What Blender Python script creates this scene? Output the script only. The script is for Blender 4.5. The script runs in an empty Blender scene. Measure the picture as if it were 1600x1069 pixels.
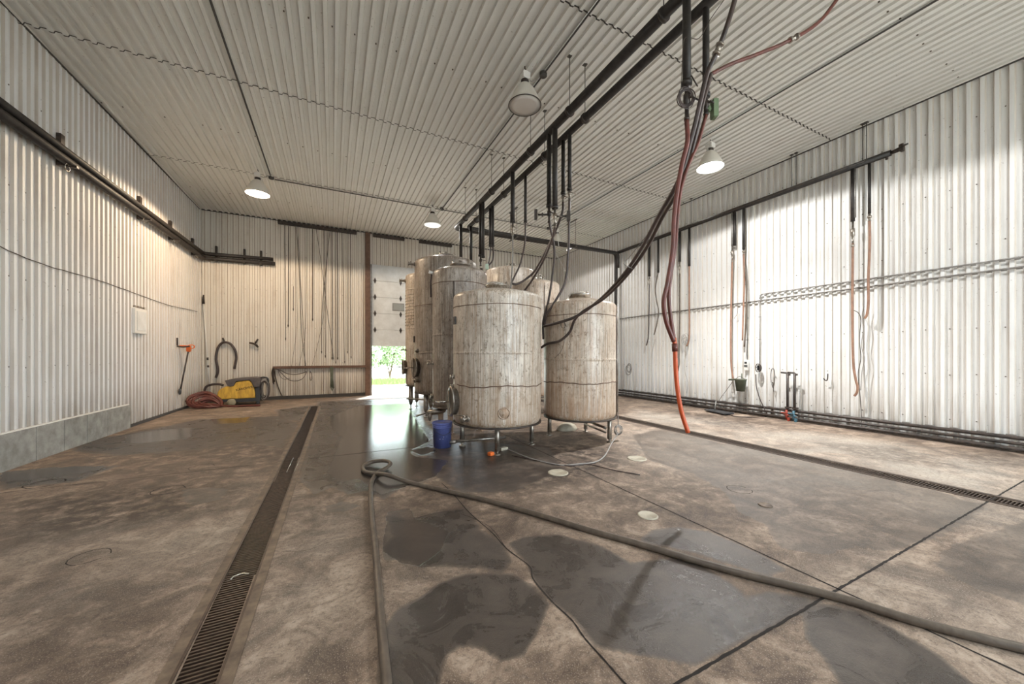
import bpy, math, random
import numpy as np
from mathutils import Vector, Matrix
random.seed(7); np.random.seed(7)
C = bpy.context.scene.collection
PI = math.pi

# ------------------------------------------------------------------ camera
F = 568.0; CX, HY = 800.0, 555.0; TH = math.atan2(281.0, 568.0); H = 1.35
cam_d = bpy.data.cameras.new('camera'); cam = bpy.data.objects.new('camera', cam_d); C.objects.link(cam)
cam_d.sensor_width = 36; cam_d.lens = F / 1600 * 36; cam_d.shift_y = (HY - 534.5) / 1600
cam_d.clip_start = 0.05; cam_d.clip_end = 200
cam.location = (0, 0, H); cam.rotation_euler = (PI / 2, 0, -TH)
bpy.context.scene.camera = cam
S_, C_ = math.sin(TH), math.cos(TH)

# ------------------------------------------------------------------ view, sky, sun, large lights
vs = bpy.context.scene.view_settings
vs.view_transform = 'Standard'; vs.look = 'None'; vs.gamma = 1; vs.use_curve_mapping = False
vs.exposure = 1.05
w = bpy.data.worlds.new('sky'); bpy.context.scene.world = w; w.use_nodes = True
wn = w.node_tree.nodes; wl = w.node_tree.links
bg = wn['Background']; bg.inputs[0].default_value = (0.80, 0.92, 1.0, 1); bg.inputs[1].default_value = 5.0
sun_d = bpy.data.lights.new('sun', 'SUN'); sun_d.energy = 9.0; sun_d.angle = 0.02; sun_d.color = (1, .97, .9)
sun = bpy.data.objects.new('sun', sun_d); C.objects.link(sun); sun.rotation_euler = (math.radians(38), 0, math.radians(150))

# ------------------------------------------------------------------ pixel helpers (lay real things out at their real depth)
def ray(x, y):
    u = (x - CX) / F; v = (HY - y) / F
    return Vector((S_ + u * C_, C_ - u * S_, v))
def at(x, y, t): return Vector((0, 0, H)) + ray(x, y) * t
def onX(x, y, X):
    d = ray(x, y); return Vector((0, 0, H)) + d * (X / d.x)
def onY(x, y, Y):
    d = ray(x, y); return Vector((0, 0, H)) + d * (Y / d.y)
def onZ(x, y, Z=0.0):
    d = ray(x, y); return Vector((0, 0, H)) + d * ((Z - H) / d.z)
LW0, LWs = -3.36, 0.018
def XL(Y): return LW0 - (13.1 - Y) * LWs          # the left wall runs slightly off square
def onL(x, y, off=0.0):
    d = ray(x, y)                                  # X = LW0+off - (13.1-Y)*s
    t = (LW0 + off - 13.1 * LWs) / (d.x - LWs * d.y)
    return Vector((0, 0, H)) + d * t
ZC = 5.48; YB = 13.1; XR = 8.6; YF = -5.0

# ------------------------------------------------------------------ mesh builder
class MB:
    def __init__(s): s.v = []; s.f = []; s.m = []; s.sm = []
    def add(s, vs, fs, mi=0, smooth=False):
        o = len(s.v); s.v += [tuple(p) for p in vs]
        for f in fs: s.f.append(tuple(i + o for i in f)); s.m.append(mi); s.sm.append(smooth)
        return s
    def box(s, c, d, rz=0, mi=0, rot=None, bev=0.0):
        hx, hy, hz = d[0] / 2, d[1] / 2, d[2] / 2
        R = rot if rot else Matrix.Rotation(rz, 3, 'Z'); c = Vector(c)
        if bev <= 0:
            vs = [c + R @ Vector((x * hx, y * hy, z * hz)) for z in (-1, 1) for x, y in ((-1, -1), (1, -1), (1, 1), (-1, 1))]
            return s.add(vs, [(3, 2, 1, 0), (4, 5, 6, 7), (0, 1, 5, 4), (1, 2, 6, 5), (2, 3, 7, 6), (3, 0, 4, 7)], mi)
        b = min(bev, hx * .9, hy * .9, hz * .9); vs = []
        for z, k in ((-hz, b), (-hz + b, 0), (hz - b, 0), (hz, b)):
            for x, y in ((-1, -1), (1, -1), (1, 1), (-1, 1)):
                X, Y = hx - k, hy - k
                vs.append(c + R @ Vector((x * X - (x * b if (x == y) else 0) * 0, y * Y, z)))
        fs = [(3, 2, 1, 0), (12, 13, 14, 15)]
        for r in range(3):
            for i in range(4): fs.append((r * 4 + i, r * 4 + (i + 1) % 4, r * 4 + 4 + (i + 1) % 4, r * 4 + 4 + i))
        return s.add(vs, fs, mi)
    def lathe(s, prof, c=(0, 0, 0), n=32, mi=0, rot=None, smooth=True, sx=1, sy=1):
        c = Vector(c); vs = []; k = len(prof)
        for i in range(n):
            a = 2 * PI * i / n
            for r, z in prof:
                p = Vector((r * math.cos(a) * sx, r * math.sin(a) * sy, z))
                vs.append(c + (rot @ p if rot else p))
        fs = []
        for i in range(n):
            j = (i + 1) % n
            for q in range(k - 1): fs.append((i * k + q, j * k + q, j * k + q + 1, i * k + q + 1))
        if prof[0][0] > 1e-6: fs.append(tuple(i * k for i in reversed(range(n))))
        if prof[-1][0] > 1e-6: fs.append(tuple(i * k + k - 1 for i in range(n)))
        o = len(s.f); s.add(vs, fs, mi, smooth)
        return s
    def cyl(s, a, b, r, r2=None, n=16, mi=0, smooth=True):
        a = Vector(a); b = Vector(b); d = b - a; L = d.length
        q = d.to_track_quat('Z', 'Y').to_matrix()
        return s.lathe([(r, 0), (r if r2 is None else r2, L)], a, n, mi, q, smooth)
    def tube(s, pts, r, n=8, mi=0, smooth=True, closed=False):
        pts = [Vector(p) for p in pts]; m = len(pts); rs = r if isinstance(r, (list, tuple)) else [r] * m
        T = []
        for i in range(m):
            if closed: t = pts[(i + 1) % m] - pts[i - 1]
            else: t = pts[min(i + 1, m - 1)] - pts[max(i - 1, 0)]
            T.append(t.normalized() if t.length > 1e-9 else Vector((0, 0, 1)))
        up = Vector((0, 0, 1)) if abs(T[0].z) < .9 else Vector((1, 0, 0))
        N = (up - T[0] * up.dot(T[0])).normalized(); vs = []
        for i in range(m):
            N = N - T[i] * N.dot(T[i])
            N = N.normalized() if N.length > 1e-9 else T[i].orthogonal().normalized()
            B = T[i].cross(N)
            for k in range(n):
                a = 2 * PI * k / n; vs.append(pts[i] + (N * math.cos(a) + B * math.sin(a)) * rs[i])
        fs = []
        for i in range(m if closed else m - 1):
            j = (i + 1) % m
            for k in range(n): fs.append((i * n + k, i * n + (k + 1) % n, j * n + (k + 1) % n, j * n + k))
        if not closed: fs += [tuple(reversed(range(n))), tuple((m - 1) * n + k for k in range(n))]
        return s.add(vs, fs, mi, smooth)
    def prism(s, poly, y0, y1, place=None, mi=0):
        """poly in (x,z), extruded along y"""
        n = len(poly); vs = [Vector((x, y0, z)) for x, z in poly] + [Vector((x, y1, z)) for x, z in poly]
        if place: vs = [place @ p for p in vs]
        fs = [tuple(range(n)), tuple(reversed(range(n, 2 * n)))] + [(i, i + n, (i + 1) % n + n, (i + 1) % n) for i in range(n)]
        return s.add(vs, fs, mi)
    def build(s, name, mats, parent=None, origin=None, bevel=0):
        me = bpy.data.meshes.new(name)
        if parent is not None: off = parent.location
        elif origin is not None: off = Vector(origin)
        else: off = Vector((0, 0, 0))
        me.from_pydata([(a - off[0], b - off[1], c - off[2]) for a, b, c in s.v], [], s.f)
        for m in (mats if isinstance(mats, (list, tuple)) else [mats]): me.materials.append(m)
        me.polygons.foreach_set('material_index', s.m); me.polygons.foreach_set('use_smooth', s.sm)
        me.update()
        o = bpy.data.objects.new(name, me); C.objects.link(o)
        if parent is not None: o.parent = parent
        else: o.location = off
        if bevel:
            b = o.modifiers.new('bevel', 'BEVEL'); b.width = bevel; b.segments = 2; b.limit_method = 'ANGLE'
        return o
def catmull(P, k=6):
    P = [Vector(p) for p in P]
    if len(P) < 3: return P
    Q = [P[0] * 2 - P[1]] + P + [P[-1] * 2 - P[-2]]; out = []
    for i in range(1, len(Q) - 2):
        a, b, c, d = Q[i - 1], Q[i], Q[i + 1], Q[i + 2]
        for j in range(k):
            t = j / k
            out.append(.5 * ((2 * b) + (c - a) * t + (2 * a - 5 * b + 4 * c - d) * t * t + (3 * b - a - 3 * c + d) * t ** 3))
    out.append(P[-1]); return out
def elbow(P, r=.12, k=5):
    """polyline with rounded corners"""
    P = [Vector(p) for p in P]; out = [P[0]]
    for i in range(1, len(P) - 1):
        a, b, c = P[i - 1], P[i], P[i + 1]; q = min(r, (a - b).length * .45, (c - b).length * .45)
        s0 = b + (a - b).normalized() * q; s1 = b + (c - b).normalized() * q
        for j in range(k + 1):
            t = j / k; out.append(s0 * (1 - t) ** 2 + b * 2 * t * (1 - t) + s1 * t * t)
    out.append(P[-1]); return out
def tag(o, label=None, cat=None, group=None, kind=None):
    if label: o['label'] = label
    if cat: o['category'] = cat
    if group: o['group'] = group
    if kind: o['kind'] = kind
    return o
def thing(name, loc, label, cat, group=None, rz=0):
    o = bpy.data.objects.new(name, None); C.objects.link(o); o.location = loc; o.rotation_euler = (0, 0, rz)
    o.empty_display_size = .1
    return tag(o, label, cat, group)
def copy_tree(o, parent=None):
    c = o.copy(); C.objects.link(c)
    if parent is not None: c.parent = parent
    for ch in list(o.children): copy_tree(ch, c)
    return c

# ------------------------------------------------------------------ materials
def mat(name, col, rough=.5, metal=0.0, emis=None, estr=0, alpha=None, trans=0):
    m = bpy.data.materials.new(name); m.use_nodes = True; b = m.node_tree.nodes['Principled BSDF']
    b.inputs['Base Color'].default_value = (*col, 1); b.inputs['Roughness'].default_value = rough; b.inputs['Metallic'].default_value = metal
    if emis: b.inputs['Emission Color'].default_value = (*emis, 1); b.inputs['Emission Strength'].default_value = estr
    if trans: b.inputs['Transmission Weight'].default_value = trans
    return m
class NT:
    def __init__(s, m): s.t = m.node_tree; s.n = s.t.nodes; s.l = s.t.links; s.b = s.n['Principled BSDF']
    def co(s, scale=(1, 1, 1), obj=True):
        a = s.n.new('ShaderNodeTexCoord'); mp = s.n.new('ShaderNodeMapping'); mp.inputs['Scale'].default_value = scale
        s.l.new(a.outputs['Object' if obj else 'Generated'], mp.inputs[0]); return mp.outputs[0]
    def wpos(s, scale=(1, 1, 1)):
        g = s.n.new('ShaderNodeNewGeometry'); mp = s.n.new('ShaderNodeMapping'); mp.inputs['Scale'].default_value = scale
        s.l.new(g.outputs['Position'], mp.inputs[0]); return mp.outputs[0]
    def noise(s, vec, sc, det=4, rough=.6, dist=0):
        n = s.n.new('ShaderNodeTexNoise'); n.inputs['Scale'].default_value = sc; n.inputs['Detail'].default_value = det
        n.inputs['Roughness'].default_value = rough; n.inputs['Distortion'].default_value = dist; s.l.new(vec, n.inputs['Vector']); return n.outputs['Fac']
    def ramp(s, fac, stops):
        r = s.n.new('ShaderNodeValToRGB'); e = r.color_ramp.elements
        while len(e) < len(stops): e.new(.5)
        for i, (p, c) in enumerate(stops):
            e[i].position = p; e[i].color = (*c, 1) if len(c) == 3 else c
        s.l.new(fac, r.inputs[0]); return r.outputs[0]
    def rf(s, fac, a, b):
        r = s.n.new('ShaderNodeMapRange'); r.inputs['From Min'].default_value = a; r.inputs['From Max'].default_value = b
        s.l.new(fac, r.inputs['Value']); return r.outputs[0]
    def mix(s, fac, a, b, mode='MIX'):
        m = s.n.new('ShaderNodeMix'); m.data_type = 'RGBA'; m.blend_type = mode
        for k, v in ((0, fac), (6, a), (7, b)):
            if isinstance(v, (int, float)): m.inputs[k].default_value = v
            elif isinstance(v, tuple): m.inputs[k].default_value = (*v, 1)
            else: s.l.new(v, m.inputs[k])
        return m.outputs[2]
    def math(s, op, a, b=None, clamp=False):
        m = s.n.new('ShaderNodeMath'); m.operation = op; m.use_clamp = clamp
        for k, v in ((0, a), (1, b)):
            if v is None: continue
            if isinstance(v, (int, float)): m.inputs[k].default_value = v
            else: s.l.new(v, m.inputs[k])
        return m.outputs[0]
    def sep(s, vec):
        q = s.n.new('ShaderNodeSeparateXYZ'); s.l.new(vec, q.inputs[0]); return q.outputs
    def bump(s, h, strength=.3, dist=.01):
        b = s.n.new('ShaderNodeBump'); b.inputs['Strength'].default_value = strength; b.inputs['Distance'].default_value = dist
        s.l.new(h, b.inputs['Height']); s.l.new(b.outputs[0], s.b.inputs['Normal'])
    def col(s, c): s.l.new(c, s.b.inputs['Base Color'])
    def rough(s, c): s.l.new(c, s.b.inputs['Roughness'])

def panel_mat(name, base, dirt, low=True, amount=.5, axis='z'):
    m = mat(name, base, .42); t = NT(m)
    sc = (7, 7, .35) if axis == 'z' else (7, .35, 7)
    streak = t.noise(t.wpos(sc), 1.6, 5, .65)
    fine = t.noise(t.wpos((1, 1, 1)), 2.2, 5, .7)
    f = t.math('MULTIPLY', t.rf(streak, .45, .78), t.rf(fine, .3, .7), True)
    f = t.math('MULTIPLY', f, amount, True)
    c = t.mix(f, base, dirt)
    if low:
        z = t.sep(t.wpos())[2]
        lowf = t.math('MULTIPLY', t.rf(z, .85, .05), t.rf(streak, .35, .6), True)
        c = t.mix(t.math('MULTIPLY', lowf, .75), c, (.22, .17, .12))
    sp = t.noise(t.wpos((1, 1, 1)), 26, 2, .5)
    c = t.mix(t.math('MULTIPLY', t.rf(sp, .70, .76), .5, True), c, (.2, .16, .12))
    t.col(c); t.rough(t.rf(fine, -.55, 1.15)); t.bump(fine, .05, .01)
    return m
M = {}
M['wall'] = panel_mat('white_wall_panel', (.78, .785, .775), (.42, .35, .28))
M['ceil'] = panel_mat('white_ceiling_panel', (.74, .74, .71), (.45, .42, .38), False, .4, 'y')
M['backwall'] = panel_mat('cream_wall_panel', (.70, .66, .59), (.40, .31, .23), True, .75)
M['wallrib'] = panel_mat('shade_tinted_wall_rib', (.56, .51, .45), (.30, .23, .17), True, .8)  # shading of the rib sides painted into the base colour, dirt streaks over it
M['backrib'] = panel_mat('shade_tinted_back_wall_rib', (.44, .37, .30), (.24, .17, .12), True, .9)  # back wall rib sides: shade put into the colour, plus dirt streaks
M['ceilrib'] = panel_mat('shade_tinted_ceiling_rib', (.60, .59, .55), (.28, .23, .18), False, .6, 'y')  # darker ceiling rib sides paint in shading for contrast, with some dirt
M['screw'] = mat('screw_head', (.10, .08, .06), .5, .4)
M['joint'] = mat('dark_floor_joint', (.018, .013, .010), .9)
M['seam'] = mat('dark_seam', (.06, .055, .05), .8)
def rough_mat(name, a, b, sc, rough=.5, metal=0, bump=.2, stretch=(1, 1, 1)):
    m = mat(name, a, rough, metal); t = NT(m); n = t.noise(t.co(stretch), sc, 6, .65)
    t.col(t.mix(t.rf(n, .35, .65), a, b)); t.bump(n, bump, .005); return m
M['pipe'] = rough_mat('black_pipe_insulation', (.014, .011, .010), (.034, .028, .024), 14, .55)
M['blackiron'] = rough_mat('black_painted_steel', (.025, .022, .02), (.07, .05, .04), 20, .45, .2)
M['rod'] = mat('dull_hanger_rod', (.12, .11, .10), .5, .6)
M['steel'] = rough_mat('dull_stainless', (.42, .39, .35), (.24, .20, .16), 18, .35, .85)
M['bright'] = rough_mat('polished_stainless', (.62, .60, .56), (.42, .38, .33), 9, .22, .95)
M['brown'] = rough_mat('brown_painted_wood', (.10, .055, .035), (.16, .09, .06), 9, .7)
M['concrete'] = rough_mat('concrete_block', (.36, .35, .32), (.22, .21, .19), 6, .85, 0, .5)
M['hosegrey'] = rough_mat('grey_brown_hose', (.13, .10, .075), (.07, .053, .04), 12, .45)
M['hoseblack'] = rough_mat('black_hose', (.03, .022, .02), (.07, .045, .038), 10, .4)
M['hosered'] = rough_mat('dark_red_hose', (.15, .036, .025), (.09, .028, .02), 10, .38)
M['hoseor'] = rough_mat('orange_hose', (.62, .10, .02), (.42, .07, .025), 4, .4)
M['hosecopper'] = rough_mat('copper_brown_hose', (.33, .18, .115), (.22, .12, .08), 8, .5)
M['cord'] = mat('thin_dark_cord', (.06, .045, .035), .7)
M['cable'] = mat('grey_cable', (.30, .28, .26), .6)
M['white'] = mat('white_enamel', (.72, .70, .66), .4)
M['conduit'] = rough_mat('galvanised_conduit', (.30, .29, .27), (.18, .165, .15), 12, .5, .3)
M['darkconduit'] = mat('dark_conduit', (.07, .065, .06), .85, 0)
M['shade'] = mat('white_lamp_shade', (.66, .62, .55), .35)
M['lens_off'] = mat('clear_lamp_lens', (.66, .62, .58), .25)
M['lens_warm'] = mat('lit_warm_lens', (.9, .8, .7), .3, 0, (1.0, .84, .66), 6)
M['lens_dim'] = mat('dim_white_lens', (.8, .8, .78), .3, 0, (.95, .95, .9), .45)
M['lens_bright'] = mat('lit_white_lens', (1, 1, 1), .3, 0, (1, 1, 1), 14)
M['doorpanel'] = rough_mat('white_door_panel', (.70, .71, .70), (.58, .58, .56), 3, .5, 0, .05)
M['glass'] = mat('grey_window_pane', (.30, .31, .29), .15)
M['green'] = mat('green_valve_body', (.12, .17, .09), .6)
M['palegreen'] = mat('pale_green_box', (.55, .68, .55), .5)
M['blue'] = rough_mat('blue_plastic', (.13, .16, .42), (.09, .11, .30), 5, .35, 0, .05)
M['yellow'] = rough_mat('yellow_plastic', (.72, .44, .06), (.45, .26, .04), 7, .4, 0, .1, (3, 3, .7))
M['darkplastic'] = mat('dark_plastic', (.035, .035, .038), .45)
M['cover'] = rough_mat('grey_rubber_cover', (.07, .06, .06), (.12, .10, .09), 6, .6)
M['wheel'] = mat('beige_wheel', (.30, .26, .17), .6)
M['orangeplastic'] = mat('orange_plastic', (.75, .16, .03), .45)
M['red'] = mat('red_handle', (.32, .05, .03), .5)
M['bluehandle'] = mat('blue_grey_handle', (.06, .14, .18), .45)
M['grate'] = rough_mat('rusty_iron_grate', (.035, .022, .016), (.08, .052, .036), 20, .5, .3)
M['void'] = mat('dark_drain_channel', (.012, .010, .008), .5)
M['curb'] = rough_mat('worn_concrete_curb', (.20, .145, .10), (.08, .055, .04), 9, .6, 0, .5)
M['palecap'] = rough_mat('pale_floor_cap', (.50, .46, .36), (.34, .30, .23), 8, .5)
M['olive'] = rough_mat('olive_plastic', (.12, .13, .09), (.07, .08, .05), 7, .6)
M['black'] = mat('flat_black', (.008, .008, .008), .6)
M['ink'] = mat('white_print', (.75, .78, .85), .5)

def tank_mat(name, base, stain, dark, rust=.6, seed=0.0):
    m = mat(name, base, .5, .0); t = NT(m)
    o = t.n.new('ShaderNodeTexCoord'); mp = t.n.new('ShaderNodeMapping'); mp.inputs['Location'].default_value = (seed, seed * 2, 0)
    t.l.new(o.outputs['Object'], mp.inputs[0])
    def sc(v):
        q = t.n.new('ShaderNodeMapping'); q.inputs['Scale'].default_value = v; t.l.new(mp.outputs[0], q.inputs[0]); return q.outputs[0]
    s1 = t.noise(sc((14, 14, .5)), 2, 6, .75)
    s2 = t.noise(sc((34, 34, .8)), 2, 4, .7)
    b1 = t.noise(sc((1, 1, 1)), 2.4, 6, .7)
    sp = t.noise(sc((1, 1, .8)), 17, 5, .75)
    z = t.sep(o.outputs['Object'])[2]
    bl = t.noise(sc((2.2, 2.2, 1.1)), 2.2, 8, .8, .8)
    b2 = t.noise(sc((6, 6, 3.5)), 2.0, 8, .85)
    c = t.mix(t.rf(b1, .38, .62), base, tuple(x * .74 for x in base))
    c = t.mix(t.math('MULTIPLY', t.rf(bl, .46, .70), rust, True), c, tuple(x * .55 + y * .45 for x, y in zip(stain, dark)))
    c = t.mix(t.math('MULTIPLY', t.rf(s1, .47, .66), rust, True), c, stain)
    c = t.mix(t.math('MULTIPLY', t.rf(s2, .48, .64), .72, True), c, dark)
    c = t.mix(t.math('MULTIPLY', t.rf(b2, .53, .66), rust, True), c, dark)
    c = t.mix(t.math('MULTIPLY', t.rf(sp, .57, .64), .75, True), c, dark)
    low = t.math('MULTIPLY', t.rf(z, 1.15, .35), t.rf(s1, .30, .58), True)
    c = t.mix(t.math('MULTIPLY', low, .62), c, stain)
    c = t.mix(t.math('MULTIPLY', t.rf(s1, .42, .30), .45, True), c, (.78, .75, .70))
    t.col(c); t.rough(t.rf(b1, -.1, 1.5)); t.bump(t.math('ADD', b1, sp), .12, .01)
    return m
T_A = tank_mat('stained_cream_steel', (.72, .655, .57), (.36, .225, .13), (.15, .10, .06), .68, 1.0)
T_B = tank_mat('grimy_cream_steel', (.44, .385, .33), (.19, .13, .09), (.085, .062, .045), .9, 4.0)
T_C = tank_mat('tan_stained_steel', (.68, .59, .49), (.40, .24, .14), (.17, .11, .07), .75, 9.0)

# ------------------------------------------------------------------ setting: panelled walls and ceiling
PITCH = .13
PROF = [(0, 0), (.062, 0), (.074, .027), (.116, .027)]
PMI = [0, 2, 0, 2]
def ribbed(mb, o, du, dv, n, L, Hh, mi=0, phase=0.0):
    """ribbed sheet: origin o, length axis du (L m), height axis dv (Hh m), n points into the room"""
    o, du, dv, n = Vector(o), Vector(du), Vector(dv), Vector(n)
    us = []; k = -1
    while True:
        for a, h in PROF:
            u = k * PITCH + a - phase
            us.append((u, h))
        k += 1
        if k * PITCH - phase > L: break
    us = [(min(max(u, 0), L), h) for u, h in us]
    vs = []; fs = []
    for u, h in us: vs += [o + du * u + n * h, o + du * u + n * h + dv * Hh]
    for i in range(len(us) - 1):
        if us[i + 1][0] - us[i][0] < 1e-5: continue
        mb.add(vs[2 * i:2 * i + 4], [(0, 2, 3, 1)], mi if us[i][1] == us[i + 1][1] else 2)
def screws(mb, o, du, dv, n, L, rows, mi=1, step=2):
    o, du, dv, n = Vector(o), Vector(du), Vector(dv), Vector(n); q = 0
    for v in rows:
        u = PITCH * .17
        k = 0
        while u < L - .05:
            if random.random() < .85:
                c = o + du * (u + .004 * random.random()) + dv * (v + random.uniform(-.01, .01)) + n * .003
                R = Matrix((du, dv, n)).transposed()
                mb.box(c, (.013, .013, .008), mi=mi, rot=R)
            u += PITCH * step; k += 1
def structure(o): return tag(o, kind='structure')

# left wall (slightly skewed)
dl = Vector((-LWs, -1, 0)).normalized(); 
mb = MB(); A = Vector((XL(YB), YB, 0)); Lw = (YB - YF)
nl = Vector((1, -LWs, 0)).normalized()
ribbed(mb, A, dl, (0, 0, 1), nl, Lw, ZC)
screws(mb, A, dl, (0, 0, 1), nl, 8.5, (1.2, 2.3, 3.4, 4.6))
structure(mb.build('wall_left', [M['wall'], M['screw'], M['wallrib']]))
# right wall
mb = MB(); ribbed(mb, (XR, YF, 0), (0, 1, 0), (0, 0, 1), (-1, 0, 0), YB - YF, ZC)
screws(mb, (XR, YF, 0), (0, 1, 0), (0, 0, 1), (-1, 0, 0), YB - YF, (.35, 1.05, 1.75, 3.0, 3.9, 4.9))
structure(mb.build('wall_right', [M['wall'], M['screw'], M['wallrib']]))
# back wall with the door opening
DX0, DX1, DZ = 1.14, 4.90, 4.42
mb = MB()
ribbed(mb, (XL(YB), YB, 0), (1, 0, 0), (0, 0, 1), (0, -1, 0), 1.02 - XL(YB), ZC)
ribbed(mb, (DX0 - .12, YB, DZ), (1, 0, 0), (0, 0, 1), (0, -1, 0), DX1 - DX0 + .12, ZC - DZ)
ribbed(mb, (DX1, YB, 0), (1, 0, 0), (0, 0, 1), (0, -1, 0), XR - DX1, ZC)
screws(mb, (XL(YB), YB, 0), (1, 0, 0), (0, 0, 1), (0, -1, 0), 4.3, (1.1, 2.2, 3.3, 4.4))
mb.box(((XL(YB) + 1.06) / 2, YB + .12, ZC / 2), (1.06 - XL(YB), .16, ZC)); mb.box(((DX0 + DX1) / 2, YB + .12, (DZ + ZC) / 2), (DX1 - DX0 + .3, .16, ZC - DZ)); mb.box(((DX1 + XR) / 2, YB + .12, ZC / 2), (XR - DX1, .16, ZC))
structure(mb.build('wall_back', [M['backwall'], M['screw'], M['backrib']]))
# wall behind the camera, with an unseen open doorway added to let fill daylight in
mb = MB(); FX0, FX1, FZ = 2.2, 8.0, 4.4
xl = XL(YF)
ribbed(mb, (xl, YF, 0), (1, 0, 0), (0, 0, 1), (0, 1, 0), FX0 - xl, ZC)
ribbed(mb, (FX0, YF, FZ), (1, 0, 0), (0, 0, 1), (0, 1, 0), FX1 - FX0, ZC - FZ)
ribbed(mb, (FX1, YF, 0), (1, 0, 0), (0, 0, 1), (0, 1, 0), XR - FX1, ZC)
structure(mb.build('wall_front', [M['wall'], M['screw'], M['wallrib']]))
# ceiling
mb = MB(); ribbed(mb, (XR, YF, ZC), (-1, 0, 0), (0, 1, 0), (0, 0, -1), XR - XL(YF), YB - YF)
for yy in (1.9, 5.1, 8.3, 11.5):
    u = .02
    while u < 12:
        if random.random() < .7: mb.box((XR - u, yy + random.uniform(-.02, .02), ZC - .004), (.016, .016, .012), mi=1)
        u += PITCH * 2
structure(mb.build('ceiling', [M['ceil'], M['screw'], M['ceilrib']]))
# sheet-end overlaps of the ceiling: a thin dark step that follows the ribs
SEAMS = (.27, 3.51, 6.72, 9.97)
for i, sy in enumerate(SEAMS):
    mb = MB(); vs = []; fs = []; k = 0
    while k * PITCH < XR - XL(sy) - .02:
        for a, h in PROF:
            j = random.uniform(-.006, .006)
            vs += [(XR - k * PITCH - a, sy + j, ZC - h - .004), (XR - k * PITCH - a, sy + .018 + j, ZC - h - .0045)]
        k += 1
    for q in range(len(vs) // 2 - 1): fs.append((2 * q, 2 * q + 2, 2 * q + 3, 2 * q + 1))
    mb.add(vs, fs); structure(mb.build('trim_%d' % (i + 1), [M['seam']]))
# corner trims
mb = MB(); mb.box(((XL(YB) + XR) / 2, YB - .03, ZC - .02), (XR - XL(YB), .03, .035)); structure(mb.build('trim_5', [M['seam']]))
mb = MB(); mb.cyl((XL(YF) + .03, YF, ZC - .02), (XL(YB) + .03, YB, ZC - .02), .014, n=6); structure(mb.build('trim_6', [M['seam']]))
mb = MB(); mb.cyl((XR - .03, YF, ZC - .02), (XR - .03, YB, ZC - .02), .012, n=6); structure(mb.build('trim_7', [M['seam']]))
mb = MB(); mb.box((XL(YB) + .03, YB - .03, ZC / 2), (.05, .05, ZC)); structure(mb.build('trim_8', [M['backwall']]))
# baseboards
mb = MB(); mb.box(((XL(YB) + 1.02) / 2, YB - .035, .05), (1.02 - XL(YB), .05, .10)); structure(mb.build('baseboard_back', [M['seam']]))
p0, p1 = onZ(280, 636, .0), None
mb = MB(); y0 = 9.2
R = Matrix((dl, nl, Vector((0, 0, 1)))).transposed()
mb.box(((XL(y0) + XL(YB)) / 2 + .035, (y0 + YB) / 2, .025), (YB - y0, .05, .05), rot=R); structure(mb.build('baseboard_left', [M['seam']]))
# concrete footing along the left wall, poured in blocks
mb = MB(); ys = [9.18]
for px in (167, 135, 99, 55): ys.append(onL(px, 650, .07).y)
while ys[-1] > YF + 1.2: ys.append(ys[-1] - 1.05)
for a, b in zip(ys[:-1], ys[1:]):
    c = Vector(((XL(a) + XL(b)) / 2 + .035, (a + b) / 2, .215)); mb.box(c, (a - b - .012, .09, .43), rot=R)
mb.box((XL((ys[0] + ys[-1]) / 2) + .025, (ys[0] + ys[-1]) / 2, .21), (ys[0] - ys[-1] - .04, .06, .40), rot=R, mi=1)
mb.box((XL((ys[0] + ys[-1]) / 2) + .045, (ys[0] + ys[-1]) / 2, .436), (ys[0] - ys[-1], .035, .02), rot=R, mi=2)
structure(mb.build('trim_9', [M['concrete'], M['void'], M['white']]))

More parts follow.
